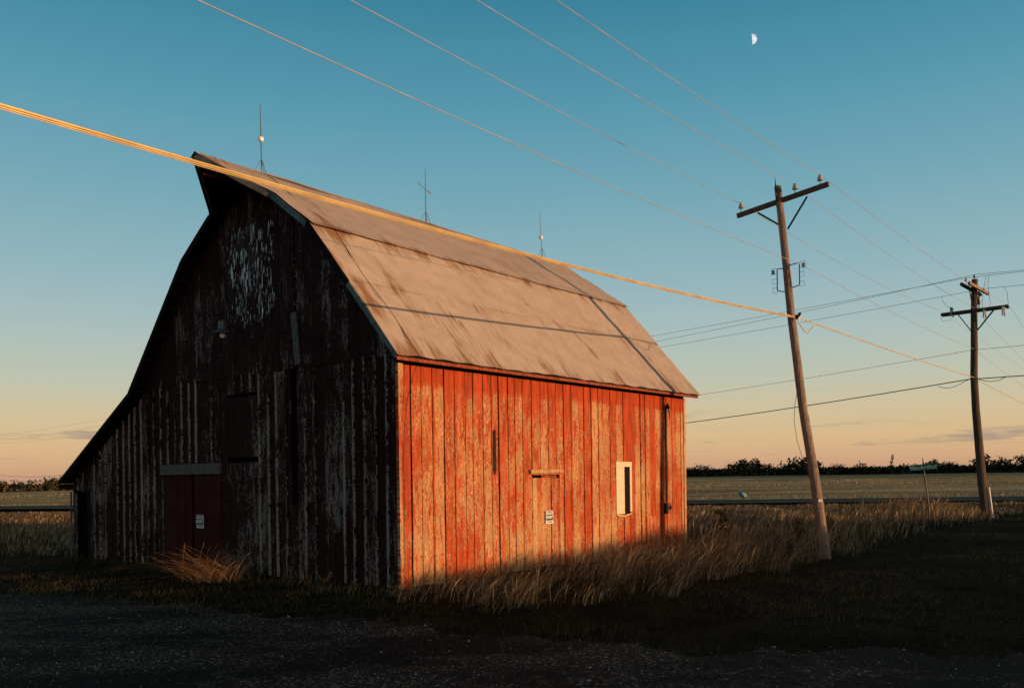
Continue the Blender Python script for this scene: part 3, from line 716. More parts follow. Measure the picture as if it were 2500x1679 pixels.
# ------------------------------------------------------------------ utility poles
def insulator(mb, base, s=1.0, ax=(0, 0, 1)):
    mb.lathe(base, [(.012*s, -.03*s), (.012*s, .03*s), (.062*s, .035*s), (.066*s, .06*s), (.045*s, .075*s), (.05*s, .10*s), (.052*s, .115*s), (.028*s, .125*s), (.034*s, .15*s), (.03*s, .165*s)], 12, ax)
K1 = 1.035
def S1(p): return (p[0]*K1, p[1]*K1, 2+(p[2]-2)*K1)
BASE1 = Vector(S1((7.25, 20.651, -.02)))
P1 = [(7.262, 20.64, -.3), (7.25, 20.651, -.02), (7.066, 20.80, 1.9), (6.873, 20.954, 3.484), (6.667, 21.119, 5.80), (6.56, 21.206, 7.41), (6.45, 21.294, 8.85)]
p1 = empty('utility_pole', BASE1, label='near leaning utility pole with single crossarm beside the barn', cat='utility pole', group='utility poles')
def L1(p): return Vector(S1(p))-BASE1
mb = MB(); rad = [.136, .134, .118, .106, .097, .092, .087]
pp = [L1(q) for q in P1]; fine_p = []; fine_r = []
for i in range(len(pp)-1):
    for k in range(6): fine_p.append(pp[i].lerp(pp[i+1], k/6)); fine_r.append((rad[i]+(rad[i+1]-rad[i])*k/6)*(1+.015*math.sin(len(fine_p)*1.9)))
fine_p.append(pp[-1]); fine_r.append(rad[-1]); mb.tube(fine_p, fine_r, 18); post = mb.build('post', M['pole'], p1, smooth=False)
Aw = Vector((.779, -.627, 0))
aL = L1((5.56+.02, 21.79+.08, 8.35)); aR = L1((7.31, 20.41, 8.635)); off = Vector((-.627*.11, -.779*.11, 0))*-1
mb = MB(); mb.beam(aL+off, aR+off, .09, .115, bev=.008); arm = mb.build('crossarm', M['arm'], p1)
for q in ((5.717, 21.884, 8.48), (6.777, 21.031, 8.655), (7.24, 20.66, 8.735)):
    mb = MB(); insulator(mb, L1(q), 1.1); mb.build('insulator', M['porcelain'], arm)
    mb = MB(); b_ = L1(q); mb.tube([b_-Vector((0, 0, .13)), b_+Vector((0, 0, .02))], .009, 6)
    mb.build('insulator_pin', M['iron'], arm)
for a_, b_ in (((6.012, 21.647, 8.36), (6.50, 21.22, 7.88)), ((6.966, 20.88, 8.50), (6.60, 21.14, 7.80))):
    mb = MB(); mb.beam(L1(a_)+off*1.1, L1(b_)+off*.6, .014, .045, (0, 0, 1)); mb.build('brace', M['iron'], p1)
mb = MB(); mb.tube([L1((6.40, 21.22, 8.35)), L1((6.375, 21.21, 8.86))], .022, 6); mb.tube([L1((6.375, 21.21, 8.86)), L1((6.36, 21.21, 9.06))], [.016, .003], 5); mb.build('top_pin', M['iron'], p1)
# conductor rack brackets either side
for sgn, c0, nsq in ((1, (6.665, 21.12, 6.66), 2), (-1, (6.545, 21.225, 6.60), 3)):
    mb = MB(); c = L1(c0); d = Aw*sgn
    reach = .23 if sgn > 0 else .17
    pA = c+Vector((0, 0, .28)); pB = c+d*reach+Vector((0, 0, .30)); pC = c+d*reach+Vector((0, 0, -.25)); pD = c+Vector((0, 0, -.29))
    mb.tube([pA-d*.05, pA, pB-d*.03, pB-Vector((0, 0, .03)), pC+Vector((0, 0, .03)), pC-d*.03, pD, pD-d*.05], .013, 6)
    zz = [.06, -.17] if sgn > 0 else [.04, -.18]
    mb.tube([pB, pB+d*.14+Vector((0, 0, .03)), pB+d*.15-Vector((0, 0, .14)), pB+d*.02-Vector((0, 0, .12))], .006, 4)
    for q in zz:
        e = c+d*reach+Vector((0, 0, q)); mb.tube([e, e+d*.11+Vector((0, 0, .02)), e+d*.12+Vector((0, 0, -.11)), e+Vector((0, 0, -.10)), e], .006, 4)
    rk = mb.build('conductor_rack', M['iron'], p1)
    mb = MB(); mb.lathe(pB+d*.10-Vector((0, 0, .12)), [(.02, 0), (.036, .01), (.036, .035), (.018, .05), (.036, .065), (.036, .09), (.02, .10)], 10); mb.build('spool_insulator', M['darkporcelain'], rk)
mb = MB(); mb.beam(L1((6.80, 20.93, 5.70)), L1((6.60, 21.10, 5.68)), .05, .05); mb.beam(L1((6.74, 20.98, 5.62)), L1((6.83, 20.92, 5.76)), .02, .06); mb.build('cable_clamp', M['iron'], p1)
mb = MB(); mb.box(-.085, .0, -.02, .012, -.0, .055); tg = mb.build('pole_tag', M['tag'], p1); tg.location = L1((7.17, 20.63, 1.33))
mb = MB(); mb.tube([L1((6.75, 20.88, 4.1)), L1((6.66, 20.90, 3.6)), L1((6.64, 20.9, 3.2)), L1((6.69, 20.86, 2.75)), L1((6.80, 20.78, 2.3)), L1((6.92, 20.76, 1.9))], .006, 4); mb.build('ground_wire', M['iron'], p1)

PB = (20.42, 38.09, 0)
p2 = empty('utility_pole', PB, label='far dark utility pole with crossed double crossarms near the road', cat='utility pole', group='utility poles')
def L2(p): return Vector(p)-Vector(PB)
P2 = [(20.29, 38.09, -.3), (20.26, 38.09, 0), (20.10, 38.09, 1.61), (20.0, 38.09, 3.02), (19.88, 38.09, 4.6), (19.82, 38.09, 6.09), (19.85, 38.09, 7.23), (19.86, 38.09, 8.8), (19.91, 38.09, 10.17)]
r2 = [.20, .195, .18, .17, .155, .145, .14, .13, .12]
mb = MB(); fp = []; fr = []
for i in range(len(P2)-1):
    for k in range(4): fp.append(L2(P2[i]).lerp(L2(P2[i+1]), k/4)); fr.append(r2[i]+(r2[i+1]-r2[i])*k/4)
fp.append(L2(P2[-1])); fr.append(r2[-1]); mb.tube(fp, fr, 16); mb.build('post', M['pole2'], p2)
nA = Vector((.598, .801, 0))
for s_ in (-.14, .14):
    mb = MB(); mb.beam(L2((18.85, 38.88, 8.80))+nA*s_, L2((20.92, 37.34, 8.86))+nA*s_, .09, .12, bev=.008); lar = mb.build('crossarm', M['arm'], p2)
nB = Vector((.707, -.707, 0))
for s_, mt in ((-.15, M['arm']), (.15, M['lit_arm'])):
    mb = MB(); mb.beam(L2((19.05, 37.23, 9.82))+nB*s_, L2((20.79, 38.97, 9.70))+nB*s_, .10, .13, bev=.008); mb.build('crossarm', mt, p2)
for q in ((19.15, 37.33, 9.90), (19.8, 37.90, 10.17), (20.65, 38.83, 9.78)):
    mb = MB(); insulator(mb, L2(q), 1.0); mb.build('insulator', M['darkporcelain'], p2)
for a_, b_ in (((19.35, 38.45, 8.75), (19.72, 38.06, 7.95)), ((20.45, 37.62, 8.80), (19.90, 38.0, 7.95)), ((20.52, 37.68, 8.80), (19.98, 38.12, 7.95)),
               ((19.30, 37.4, 9.75), (19.75, 38.0, 8.95)), ((20.35, 38.5, 9.65), (19.95, 38.1, 8.95)), ((20.0, 37.9, 9.70), (20.05, 38.05, 8.9))):
    mb = MB(); mb.beam(L2(a_), L2(b_), .02, .05, (0, 1, .1)); mb.build('brace', M['iron'], p2)
for q in ((19.12, 38.5, 8.95), (20.12, 37.72, 8.75), (20.68, 37.28, 8.75)):
    mb = MB(); b_ = L2(q); mb.tube([b_+Vector((0, 0, .12)), b_+Vector((.05, 0, -.32))], .028, 8); mb.tube([b_+Vector((-.07, -.02, .1)), b_+Vector((-.05, -.02, -.28))], .035, 8)
    mb.beam(b_+Vector((-.08, 0, .0)), b_+Vector((.12, .05, .05)), .03, .04); mb.build('fuse_cutout', M['porcelain'], p2)
for pts in (((19.47, 40.15, 9.85), (19.32, 39.7, 9.55), (19.3, 39.3, 9.25), (19.15, 38.8, 9.12), (19.08, 38.5, 9.08)),
            ((18.9, 38.85, 8.86), (18.72, 38.7, 8.65), (18.75, 38.6, 8.50), (19.1, 38.5, 8.50)),
            ((19.78, 36.70, 10.03), (19.78, 36.8, 9.65), (19.98, 37.1, 9.25), (20.2, 37.4, 9.0), (20.25, 37.6, 8.88)),
            ((19.70, 36.78, 10.03), (19.72, 37.0, 9.6), (19.85, 37.4, 9.1), (20.0, 37.65, 8.85)),
            ((21.30, 38.32, 9.88), (21.30, 38.1, 9.6), (21.15, 37.8, 9.2), (20.98, 37.45, 8.93))):
    mb = MB(); mb.tube([L2(q) for q in pts], .008, 4); mb.build('jumper_wire', M['farwire'], p2)
mb = MB(); mb.ball(L2((20.12, 38.3, 9.40)), .09, 10); mb.ball(L2((20.15, 38.25, 9.2)), .09, 10); mb.build('arrester', M['darkporcelain'], p2)
mb = MB(); mb.tube([L2((20.29, 37.90, 1.28)), L2((20.36, 37.88, .65)), L2((20.43, 37.87, -.05))], .035, 8); mb.build('cable_guard', M['whitesign'], p2)

# ------------------------------------------------------------------ overhead wires
def span(p0, p1, sag, n=48):
    p0 = Vector(p0); p1 = Vector(p1); return [p0.lerp(p1, i/n)-Vector((0, 0, 4*sag*(i/n)*(1-i/n))) for i in range(n+1)]
def wire(label, spans, r, mat, group='overhead wires'):
    mb = MB(); pts = []
    for s_ in spans: q = span(*s_); pts += q if not pts else q[1:]
    mb.tube(pts, r, 5); return mb.build('overhead_wire', mat, smooth=True, label=label, cat='wire', group=group)
wire('wire on the left insulator of the near pole crossarm', [(S1((-21.21, -14.17, 8.62)), S1((5.717, 21.884, 8.62)), .53), (S1((5.717, 21.884, 8.62)), (18.91, 38.84, 8.93), .22), ((18.91, 38.84, 8.90), (54.85, 86.88, 8.6), .12)], .0062, M['wire'])
wire('wire on the middle insulator of the near pole crossarm', [(S1((-20.15, -15.03, 8.79)), S1((6.777, 21.031, 8.79)), .87), (S1((6.777, 21.031, 8.79)), (19.85, 38.05, 8.93), .18), ((19.9, 38.1, 8.9), (55.9, 86.18, 8.7), .95)], .0062, M['wire'])
wire('topmost wire on the right end insulator of the near pole crossarm', [(S1((-19.66, -15.42, 8.88)), S1((7.262, 20.641, 8.88)), .79), (S1((7.262, 20.641, 8.88)), (20.87, 37.35, 8.93), .18), ((20.95, 37.35, 8.93), (56.9, 85.43, 8.9), 1.5)], .0062, M['wire'])
wire('lowest bare wire held by the rack halfway down the near pole', [(S1((-20.05, -15.1, 6.9)), S1((6.872, 20.955, 6.9)), .635), (S1((6.872, 20.955, 6.9)), (19.8, 38.0, 7.18), .11), ((19.9, 38.1, 7.15), (55.95, 86.23, 7.1), .6)], .0062, M['wire'])
# thick lashed cable bundle
mb = MB()
for (dx, dz, r) in ((0, .010, .0125), (.003, -.012, .0085), (-.003, -.026, .004)):
    pts = span(S1((-20.21, -14.97, 5.68)), S1((6.76, 21.03, 5.68)), .85, 70)
    mb.tube([q+Vector((dx, 0, dz)) for q in pts], r, 8)
for (dx, dz, r) in ((0, .008, .010), (.003, -.009, .0075)):
    mb.tube([q+Vector((dx, 0, dz)) for q in span(S1((6.76, 21.03, 5.68)), (19.75, 37.95, 5.96), .04, 40)], r, 6)
mb.tube([S1(q) for q in [(6.80, 21.08, 5.66), (6.93, 21.25, 5.52), (7.1, 21.45, 5.40), (7.25, 21.65, 5.40), (7.35, 21.8, 5.50), (7.5, 22.0, 5.62)]], .012, 6)
for i in range(46):
    q = span(S1((-20.21, -14.97, 5.68)), S1((6.76, 21.03, 5.68)), .85, 46)[i]
    mb.tube([q+Vector((.0, -.014, .022)), q+Vector((.22, .29, -.02))], .0018, 3, False)
mb.tube([q for q in span((19.9, 38.15, 5.93), (55.95, 86.23, 5.95), .3, 30)], .012, 5)
mb.build('overhead_cable', M['cable'], smooth=True, label='thick golden lit cable bundle sweeping across in front of the barn roof', cat='cable')
WD = 'farwire'
wire('upper thin wire crossing behind the near pole to the far pole top', [((-97.5, 154, 9.5), (-33.88, 90.36, 9.75), .45), ((-33.88, 90.36, 9.75), (19.15, 37.33, 10.07), .62), ((19.15, 37.33, 10.07), (72, -15.7, 10.35), .9)], .0085, M[WD])
wire('second thin wire crossing just under the upper one to the far pole top', [((-96.9, 154.6, 9.7), (-33.23, 91, 9.9), 1.3), ((-33.23, 91, 9.9), (19.8, 37.9, 10.33), 1.18), ((19.8, 37.9, 10.33), (72.5, -15.2, 10.45), 1.4)], .0085, M[WD])
wire('third thin wire crossing to the low end of the far pole upper arms', [((-95.95, 155.57, 9.4), (-32.3, 91.9, 9.6), 1.4), ((-32.3, 91.9, 9.6), (20.72, 38.9, 9.93), .78), ((20.72, 38.9, 9.93), (73.7, -14.1, 10.2), 1.1)], .0085, M[WD])
wire('thin low wire crossing from the barn eave to the far pole middle', [((-33.23, 91.1, 6.85), (19.75, 38.1, 7.15), 1.41), ((19.95, 38.1, 7.15), (73, -14.9, 7.45), .1)], .0085, M[WD])
mb = MB()
mb.tube(span((-96.9, 154.7, 5.4), (-33.2, 91.1, 5.6), 2.6, 40)+span((-33.2, 91.1, 5.6), (19.7, 38.15, 5.92), 1.71, 60)[1:]+span((19.95, 38.1, 5.92), (73, -14.9, 6.25), .32, 30), .022, 6)
mb.tube([(18.75, 39.1, 5.72), (18.95, 38.9, 5.62), (19.15, 38.7, 5.62), (19.35, 38.5, 5.70), (19.55, 38.3, 5.84), (19.65, 38.2, 5.9)], .012, 5)
mb.tube([(19.98, 38.02, 5.90), (20.15, 37.85, 5.80), (20.35, 37.65, 5.75), (20.55, 37.45, 5.78), (20.7, 37.3, 5.88), (20.8, 37.2, 5.92)], .014, 5)
mb.build('overhead_cable', M[WD], smooth=True, label='thick dark cable crossing low from behind the barn to the far pole', cat='cable')

# ------------------------------------------------------------------ street sign
s = empty('street_sign', (14.02, 30, 0), label='small green street name sign on a thin leaning post', cat='street sign')
mb = MB(); mb.tube([(.05, 0, -.1), (0, 0, .87), (-.14, 0, 2.02)], .024, 8); mb.build('post', M['post'], s)
mb = MB(); mb.box(-.42, .42, -.004, .004, -.10, .10); bl = mb.build('name_blade', M['green'], s); bl.location = (-.15, -.0, 2.14); bl.rotation_euler = (0, math.radians(-4.5), math.radians(-30))
text_mesh('lettering', 'MacArthur', .205, M['signwhite'], Matrix.Translation((0, -.0075, -.005)) @ Matrix.Rotation(math.pi/2, 4, 'X'), bl, .0015, .94)
mb = MB(); mb.box(-.004, .004, -.32, .32, -.09, .09); c_ = mb.build('cross_blade', M['green'], s); c_.location = (-.165, 0, 2.34); c_.rotation_euler = (0, math.radians(-3), math.radians(-24))
mb = MB(); mb.tube([(-.152, 0, 2.2), (-.175, 0, 2.46)], [.02, .012], 6); mb.build('finial', M['post'], s)

# pale tub tipped over by the road
tb = empty('tub', (17.8, 68.9, -.05), label='pale blue plastic tub tipped on its side beyond the road', cat='tub')
mb = MB(); mb.lathe((0, 0, -.12), [(.26, 0), (.33, .03), (.37, .20), (.39, .24), (.36, .245), (.31, .05)], 20); body = mb.build('tub_body', M['tub'], tb, smooth=False); body.location = (0, 0, .42); body.rotation_mode = 'QUATERNION'; body.rotation_quaternion = Vector((.72, .25, .62)).to_track_quat('Z', 'Y')
mb = MB(); mb.beam((.18, -.30, .13), (.34, -.28, .13), .02, .05); h_ = mb.build('handle', M['black'], tb); h_.location = (-.08, -.08, .12)

# moon: only the bright half shows by daylight
mm = bpy.data.materials.new('moonlight'); mm.use_nodes = True; t = NT(mm.node_tree); t.n.remove(t.n['Principled BSDF'])
c = t.node('ShaderNodeTexCoord').outputs['Object']
colr = t.mix(t.ss(t.noise(c, .10, 4), .42, .6), (.90, .93, .98), (.62, .62, .66))
t.put(t.n['Material Output'].inputs[0], t.node('ShaderNodeEmission', i_0=colr, i_1=.95).outputs[0])
mb = MB(); R_ = 17.0; rows_ = []
for i in range(25):                       # lune between terminator and right limb, bulging towards the viewer
    ph = math.pi*i/24; row = []
    for j in range(13):
        th = math.radians(-86+90*j/12+86); a = math.radians(2)+math.radians(88)*j/12
        row.append((R_*math.sin(ph)*math.sin(a), -R_*math.sin(ph)*math.cos(a), R_*math.cos(ph)))
    rows_.append(mb.av(row))
for i in range(24):
    for j in range(12): mb.f.append((rows_[i]+j, rows_[i]+j+1, rows_[i+1]+j+1, rows_[i+1]+j))
mo = mb.build('moon', mm, smooth=True, label='small white half moon high in the blue sky', cat='moon')
mo.location = (828, 3000, 1462.7); mo.rotation_euler = (0, math.radians(-4), math.radians(-16))

# ------------------------------------------------------------------ vegetation
def grass_mat(name, stops, trans=.35, rough=.6):
    m = bpy.data.materials.new(name); m.use_nodes = True; t = NT(m.node_tree); t.n.remove(t.n['Principled BSDF'])
    r = t.node('ShaderNodeAttribute', attribute_name='rnd').outputs['Fac']
    c = t.ramp(r, stops); d = t.node('ShaderNodeBsdfDiffuse', i_0=c); tl = t.node('ShaderNodeBsdfTranslucent', i_0=c)
    gl = t.node('ShaderNodeBsdfGlossy', i_0=(.5, .5, .5), i_1=.45)
    mx = t.node('ShaderNodeMixShader', i_0=trans, i_1=d.outputs[0], i_2=tl.outputs[0])
    mx2 = t.node('ShaderNodeMixShader', i_0=.04, i_1=mx.outputs[0], i_2=gl.outputs[0])
    t.put(t.n['Material Output'].inputs[0], mx2.outputs[0]); return m
def blades(name, x, y, h, w, lean, mat, head=.0, curve=1.0, z0=None, parent=None, seg=(0, .4, .75, 1.0), rnd=None, droop=.25, **kw):
    """lean: (n,2) horizontal tip offset as a fraction of height"""
    n = len(x); z = (g(x, y) if z0 is None else z0)-.01
    th = rng.uniform(0, math.pi, n); px, py = np.cos(th), np.sin(th)
    Q = np.zeros((n, len(seg)-1, 4, 3)); lv = []
    hd = rng.uniform(0, 1, n) < head
    for t_ in seg:
        ww = w*(1-.85*t_)
        if t_ == seg[-2]: ww = np.where(hd, w*1.5, ww)
        bend = t_**(1+curve)
        cx = x+lean[:, 0]*h*bend; cy = y+lean[:, 1]*h*bend; cz = z+h*(t_-droop*t_*t_*np.hypot(lean[:, 0], lean[:, 1]))
        lv.append((np.stack([cx-px*ww/2, cy-py*ww/2, cz], -1), np.stack([cx+px*ww/2, cy+py*ww/2, cz], -1)))
    for s_ in range(len(seg)-1):
        Q[:, s_, 0] = lv[s_][0]; Q[:, s_, 1] = lv[s_][1]; Q[:, s_, 2] = lv[s_+1][1]; Q[:, s_, 3] = lv[s_+1][0]
    rr = rng.uniform(0, 1, n) if rnd is None else rnd
    return quads_mesh(name, Q.reshape(-1, 4, 3), mat, np.repeat(rr, len(seg)-1), parent, **kw)
def clump_noise(x, y, s): return np.array([mnoise.noise(Vector((a*s, b*s, 3.7))) for a, b in zip(x, y)])
tan_ = [(0, (.035, .032, .013)), (.45, (.075, .053, .024)), (.74, (.19, .13, .065)), (.86, (.50, .35, .19)), (1, (.80, .60, .36))]
olive = [(0, (.012, .011, .003)), (.4, (.042, .036, .011)), (.8, (.11, .082, .030)), (1, (.22, .15, .07))]
mt1 = grass_mat('dry_grass', tan_); mt2 = grass_mat('short_turf', olive, .25)
mt3 = grass_mat('far_dry_grass', [(0, (.045, .030, .012)), (.5, (.15, .095, .045)), (.8, (.40, .25, .13)), (1, (.75, .50, .29))])

def in_barn(x, y):
    u, v = uv(x, y); return (u > -.12) & (u < LEN+.1) & (v > -.04) & (v < 12.5)
# boundary between mown yard and tall grass, right of the barn
bx = np.array([-2.2, .3, 1.7, 3.4, 6.1, 7.4, 11.6, 14, 19.6, 24, 60]); by = np.array([14.7, 12.9, 14.2, 15.9, 19.4, 20.9, 26.2, 29.6, 36.0, 41, 50])
def tall_zone(x, y):
    e = np.interp(x, bx, by)+.35*np.sin(x*1.9)+.25*np.sin(x*4.3)
    return (y > e) & (x > -2.2)
# tall wind-blown grass along the sunlit wall
n = 85000; x = rng.uniform(-2.2, 9, n); y = rng.uniform(12.5, 24, n); u, v = uv(x, y)
k = tall_zone(x, y) & ~in_barn(x, y) & (u < 14) & (v < 0)
x, y, u, v = x[k], y[k], u[k], v[k]; cn_ = clump_noise(x, y, 1.1)
h = (.30+.30*rng.beta(2, 2, len(x)))*(1+.75*cn_)*(1+.42*sst(u, 2, 8)); e = np.interp(x, bx, by); h *= .5+.5*np.clip((y-e)/.7, 0, 1)
h *= .84*(.55+.45*np.clip(-v/1.2, 0, 1))*rng.choice([.6, .85, 1, 1.25], len(x))
cf = clump_noise(x, y, 3.2); k = rng.uniform(0, 1, len(x)) < (.30+.9*np.clip(cn_+.3, 0, 1))*np.clip(.62+2.0*cf, .06, 1); x, y, h = x[k], y[k], h[k]
ln = np.stack([rng.normal(.55, .34, len(x)), rng.normal(.15, .3, len(x))], -1)
blades('tall_grass', x, y, h, rng.uniform(.0028, .0065, len(x)), ln, mt1, head=.5, curve=.9, kind='stuff', label='tall dry windblown grass along the foot of the sunlit wall', cat='grass')
# meadow between barn and road
n = 150000; y = rng.uniform(18, 57, n); x = rng.uniform(-1, 1, n)*0+rng.uniform(0, 42, n); u, v = uv(x, y)
k = tall_zone(x, y) & ((u > 12.5) | (v < -4.5)) & (y < road_c(x)-7.5) & (x > y*.12-1) & (x < y*.70)
x, y = x[k], y[k]; cn_ = clump_noise(x, y, .35); e = np.interp(x, bx, by)
h = (.34+.28*rng.beta(2, 2, len(x)))*(1+.65*cn_)*(.45+.55*np.clip((y-e)/2.5, 0, 1))*(1-.45*sst(y-road_c(x), -11, -5))*(1-.52*sst(y, 33, 41)+1.3*np.exp(-((x-17.5)/2.6)**2-((y-38.5)/2.2)**2))
k = rng.uniform(0, 1, len(x)) < (.35+1.1*np.clip(cn_+.25, 0, 1))*(.15+.85*np.clip((y-e)/3, 0, 1)); x, y, h = x[k], y[k], h[k]
ln = np.stack([rng.normal(.22, .2, len(x)), rng.normal(.05, .2, len(x))], -1)
blades('meadow_grass', x, y, h, rng.uniform(.008, .016, len(x))*(.7+y/45), ln, mt3, head=.4, seg=(0, .5, .8, 1), kind='stuff', label='tall dry meadow grass between the barn and the road', cat='grass')
# meadow left of the barn
n = 60000; y = rng.uniform(24, 62, n); x = rng.uniform(-44, -9, n); u, v = uv(x, y)
k = ((u > -.8)&(v > 12.8)) & (y < road_c(x)-5) & (x < -y*.40) & (x > -y*.74)
x, y = x[k], y[k]; cn_ = clump_noise(x, y, .3)
h = (.34+.3*rng.beta(2, 2, len(x)))*(1+.6*cn_)*(.30+.28*sst(y, 26, 34)-.22*sst(y, 44, 50)); ln = np.stack([rng.normal(.25, .2, len(x)), rng.normal(.05, .2, len(x))], -1)
blades('meadow_grass', x, y, h, rng.uniform(.010, .018, len(x))*(.7+y/45), ln, mt3, head=.3, seg=(0, .5, .8, 1), kind='stuff', label='tall dry meadow grass left of the barn', cat='grass')
# mown turf, dark
n = 200000; r_ = rng.uniform(0, 1, n)**.6; y = 8+34*r_; x = rng.uniform(-.66, .72, n)*y; u, v = uv(x, y)
ge = gravel_edge(x)
cn_ = clump_noise(x, y, .9)
k = (~in_barn(x, y)) & (~tall_zone(x, y)) & (y > ge-.35-2.6*np.clip(cn_, 0, 1)*rng.uniform(0, 1, n)-1.2*rng.uniform(0, 1, n)**4) & ~((u > 0) & (v > 0)&(v<12.5)) & (y < 42)
x, y, cn_ = x[k], y[k], cn_[k]
u, v = uv(x, y); nearwall = np.exp(-((u+.5)/.6)**2)*((v > -.5) & (v < 13))
tp = clump_noise(x, y, .45); h = (.045+.06*rng.beta(2, 3, len(x)))*(1+.8*cn_)*(1+2.2*nearwall*np.clip(.6+2*cn_, 0, 2)+.9*(y < gravel_edge(x)+.8)*rng.beta(1, 3, len(x)))
ln = np.stack([rng.normal(.3, .5, len(x)), rng.normal(.05, .5, len(x))], -1)
blades('yard_grass', x, y, h, rng.uniform(.003, .006, len(x))*(.6+y/18), ln, mt2, curve=.7, seg=(0, .55, 1), rnd=np.clip(rng.uniform(0, 1, len(x))*.8+.55*tp+.12, 0, 1), kind='stuff', label='short dark grass over the shaded yard', cat='grass')
# big arching clump in front of double door
gc_ = (-6.05, 17.75); n = 420
x = gc_[0]+.15+rng.normal(0, .30, n); y = gc_[1]+rng.normal(0, .16, n); an = rng.normal(3.05, .7, n); lm = rng.uniform(.9, 2.4, n)
ln = np.stack([np.cos(an)*lm, np.sin(an)*lm*.4], -1); flip = rng.uniform(0, 1, n) < .22; ln[flip, 0] *= -.6
gcl = blades('ornamental_grass', x, y, rng.uniform(.35, 1.08, n), rng.uniform(.006, .011, n), ln+rng.normal(0, .12, (n, 2)), grass_mat('rusty_grass', [(0, (.05, .04, .015)), (.4, (.22, .11, .045)), (.8, (.48, .25, .12)), (1, (.75, .48, .3))]), head=.7, curve=.45, droop=.36, seg=(0, .25, .5, .7, .85, 1.0), label='arching clump of rusty dry grass before the double door', cat='grass clump')
# weeds
def weed(loc, h, label, bushy):
    w = empty('weed', loc, label=label, cat='weed', group='dark dead weeds in the meadow')
    mb = MB(); mb.tube([(0, 0, 0), (.03*h, 0, h*.6), (.1*h, 0, h)], [.012, .008, .004], 5)
    for i in range(bushy):
        a = random.uniform(0, 6.28); z = h*random.uniform(.5, .9); mb.tube([(.05*h, 0, z), (.05*h+.16*math.cos(a), .16*math.sin(a), z+.16)], .004, 4)
    mb.build('stem', M['trunk'], w)
    q = []; 
    for i in range(60*bushy//4):
        c = np.array([.07*h+random.gauss(0, .09), random.gauss(0, .09), random.uniform(.45, 1.05)*h]); a = rng.normal(0, .035*min(1, h), (4, 3)); c[:2] *= min(1, h*1.5); q.append(c+a)
    quads_mesh('leaves', np.array(q), mt2, rng.uniform(0, .5, len(q)), w)
weed((5.6, 24, 0), .95, 'dark upright dead weed close to the barn corner', 10)
weed((7.75, 24.4, 0), .72, 'dark bushy dead weed just left of the near pole', 7)
weed((-3.4, 15.9, 0), .22, 'small rusty weed at the foot of the shaded gable wall', 6)

# trees
mleaf = grass_mat('far_leaf', [(0, (.018, .022, .01)), (.5, (.04, .042, .016)), (1, (.08, .065, .025))], .2)
mleaf2 = grass_mat('warm_far_leaf', [(0, (.05, .05, .02)), (.5, (.09, .075, .03)), (1, (.16, .10, .04))], .2)
def crown_quads(cx, cy, z0, w, h, n, s, lumpy=5, conic=0):
    lobes = [(rng.normal(0, .25)*w, rng.normal(0, .2)*w, z0+h*rng.uniform(.25, .8), w*rng.uniform(.22, .38), h*rng.uniform(.18, .32)) for _ in range(lumpy)]
    L_ = rng.integers(0, lumpy, n); lb = np.array(lobes)[L_]
    dirs = rng.normal(0, 1, (n, 3)); dirs /= np.linalg.norm(dirs, axis=1)[:, None]; rr = rng.uniform(.4, 1.05, n)[:, None]
    c = np.stack([cx+lb[:, 0], cy+lb[:, 1], lb[:, 2]], -1)+dirs*rr*np.stack([lb[:, 3], lb[:, 3], lb[:, 4]], -1)
    if conic:
        tt = rng.uniform(0, 1, n); a = rng.uniform(0, 6.28, n); rad = w*.5*(1-tt)*rng.uniform(.3, 1, n)
        c = np.stack([cx+rad*np.cos(a), cy+rad*np.sin(a), z0+h*tt], -1)
    q = c[:, None, :]+rng.normal(0, s, (n, 4, 3)); return q
# stubble and uncut stalks standing in long drifts across the far fields
def drift(x, y):
    return (np.exp(-((y-118-.03*x-3*np.sin(x*.05))/1.6)**2)+.8*np.exp(-((y-212-.03*x-3*np.sin(x*.03))/3)**2)+np.exp(-((y-300-.03*x-3*np.sin(x*.02))/7)**2)
            + np.exp(-((y-560)/40)**2)+.5*np.exp(-((y-84-.03*x-3*np.sin(x*.11))/1.0)**2))
n = 700000; yy = 70*np.exp(rng.uniform(0, 1, n)*math.log(590/70)); xx = rng.uniform(-.78, .78, n)*yy
dq = np.clip(drift(xx, yy), 0, 1)
k = (yy > road_c(xx)+8) & ((xx/yy > .14) | (xx/yy < -.44)) & (rng.uniform(0, 1, n) < .09+.5*dq); xx, yy, dq = xx[k], yy[k], dq[k]
hh = .05+.07*rng.beta(2, 3, len(xx))+.14*dq
blades('stubble', xx, yy, hh, .02+yy*.0007*rng.uniform(.5, 1.5, len(xx)), np.stack([rng.normal(.1, .15, len(xx)), rng.normal(0, .15, len(xx))], -1),
       grass_mat('stubble_straw', [(0, (.20, .16, .08)), (.6, (.36, .27, .15)), (1, (.5, .36, .22))]), seg=(0, 1), kind='stuff', label='pale stubble and uncut stalks in long drifts across the far fields', cat='stubble')
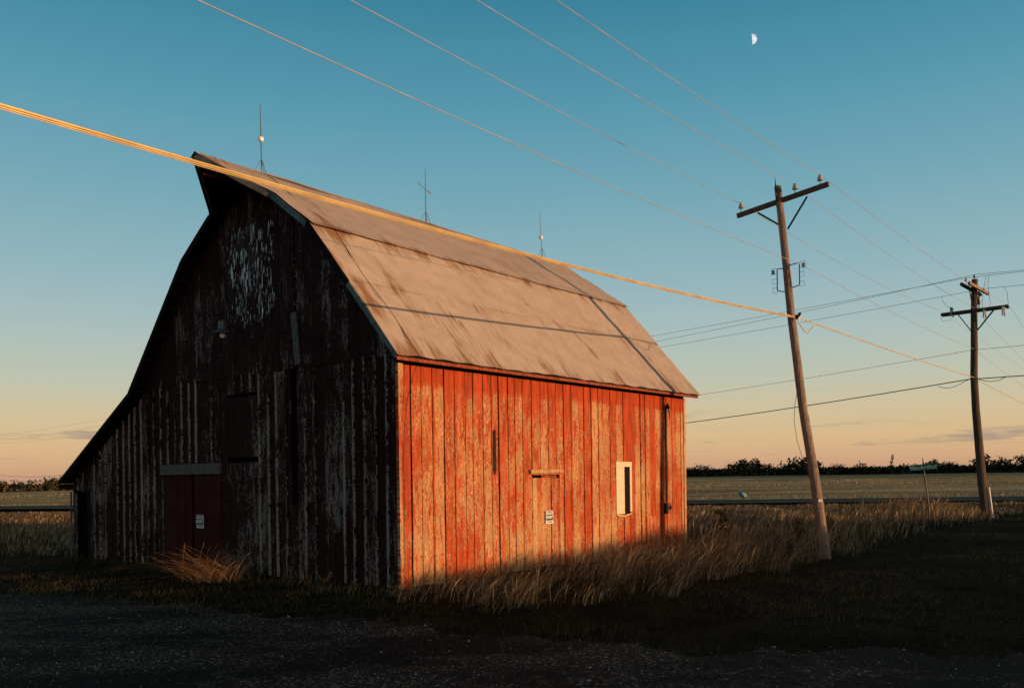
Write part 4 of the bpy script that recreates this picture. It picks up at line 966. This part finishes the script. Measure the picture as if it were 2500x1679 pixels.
def woods(name, x0, x1, yfun, n_tree, hmin, hmax, mat, label, dens=110):
    Qs = []; mb = MB()
    for i in range(n_tree):
        x = x0+(x1-x0)*(i+rng.uniform(-.8, .8))/n_tree; y = yfun(x)+rng.uniform(-14, 14); zb = float(g(x, y)); hh = rng.uniform(hmin*.75, hmax*1.12)*(1+.3*math.sin(x*.045)+.15*math.sin(x*.17))
        w_ = hh*rng.uniform(.8, 1.5); Qs.append(crown_quads(x, y, zb+.1, w_, hh, dens, hh*.06, 7)); mb.tube([(x, y, zb-.3), (x, y, zb+hh*.6)], hh*.025, 5)
    nq = n_tree*dens*2  # undergrowth
    xu = rng.uniform(x0, x1, nq//2); yu = np.array([yfun(a) for a in xu])-rng.uniform(8, 16, len(xu)); zu = g(xu, yu)+rng.uniform(0, hmin*.72, len(xu))
    Qs.append(np.stack([xu, yu, zu], -1)[:, None, :]+rng.normal(0, .8, (len(xu), 4, 3)))
    Q = np.concatenate(Qs); o = quads_mesh(name, Q, mat, rng.uniform(0, 1, len(Q)), kind='stuff', label=label, cat='woods')
    mb.build('trunks', M['trunk'], o)
    return o
woods('far_woods', 60, 470, lambda x: 600-.05*(x-60), 150, 6.0, 9.0, mleaf, 'long dark line of trees beyond the right hand field')
woods('far_woods', -390, -225, lambda x: 500, 110, 5.2, 7.6, mleaf2, 'low warm lit line of bushes beyond the left hand field')
def tree(x, y, h, w, label, conic=0, mat=None, trunk_h=.5):
    zb = float(g(x, y)); r = empty('tree', (x, y, zb), label=label, cat='tree', group='distinct trees on the horizon')
    mb = MB(); mb.tube([(0, 0, -.3), (0, 0, h*trunk_h), (.1, 0, h*.9)], [h*.03, h*.02, h*.005], 6)
    for k in range(5): a = random.uniform(0, 6.28); mb.tube([(0, 0, h*(.35+.08*k)), (w*.3*math.cos(a), w*.3*math.sin(a), h*(.5+.08*k))], h*.008, 4)
    mb.build('trunk', M['trunk'], r)
    Q = crown_quads(0, 0, h*.25, w, h*.75, 420, h*.04, 8, 0) if not conic else np.concatenate([crown_quads(0, 0, h*.1, w, h*.45, 200, .4, 6), crown_quads(0, 0, h*.5, w*.55, h*.22, 40, .3, 4), crown_quads(0, 0, h*.74, w*.75, h*.26, 60, .28, 4)]); quads_mesh('crown', Q, mat or mleaf, rng.uniform(0, 1, len(Q)), r)
tree(254.5, 596, 13.0, 4.0, 'tall thin spire topped tree rising above the wood', 1)
tree(338, 588, 12.3, 12, 'round topped broad tree at the right end of the wood')
tree(152, 592, 11.8, 11, 'broad crowned tree in the wood left of the near pole')
tree(280, 592, 9.8, 9, 'rounded tree in the wood behind the street sign')
tree(-282.5, 494, 8.8, 5.5, 'small round tree at the far left edge', 0, mleaf2)
print('faces', sum(len(o.data.polygons) for o in bpy.data.objects if o.type == 'MESH'))
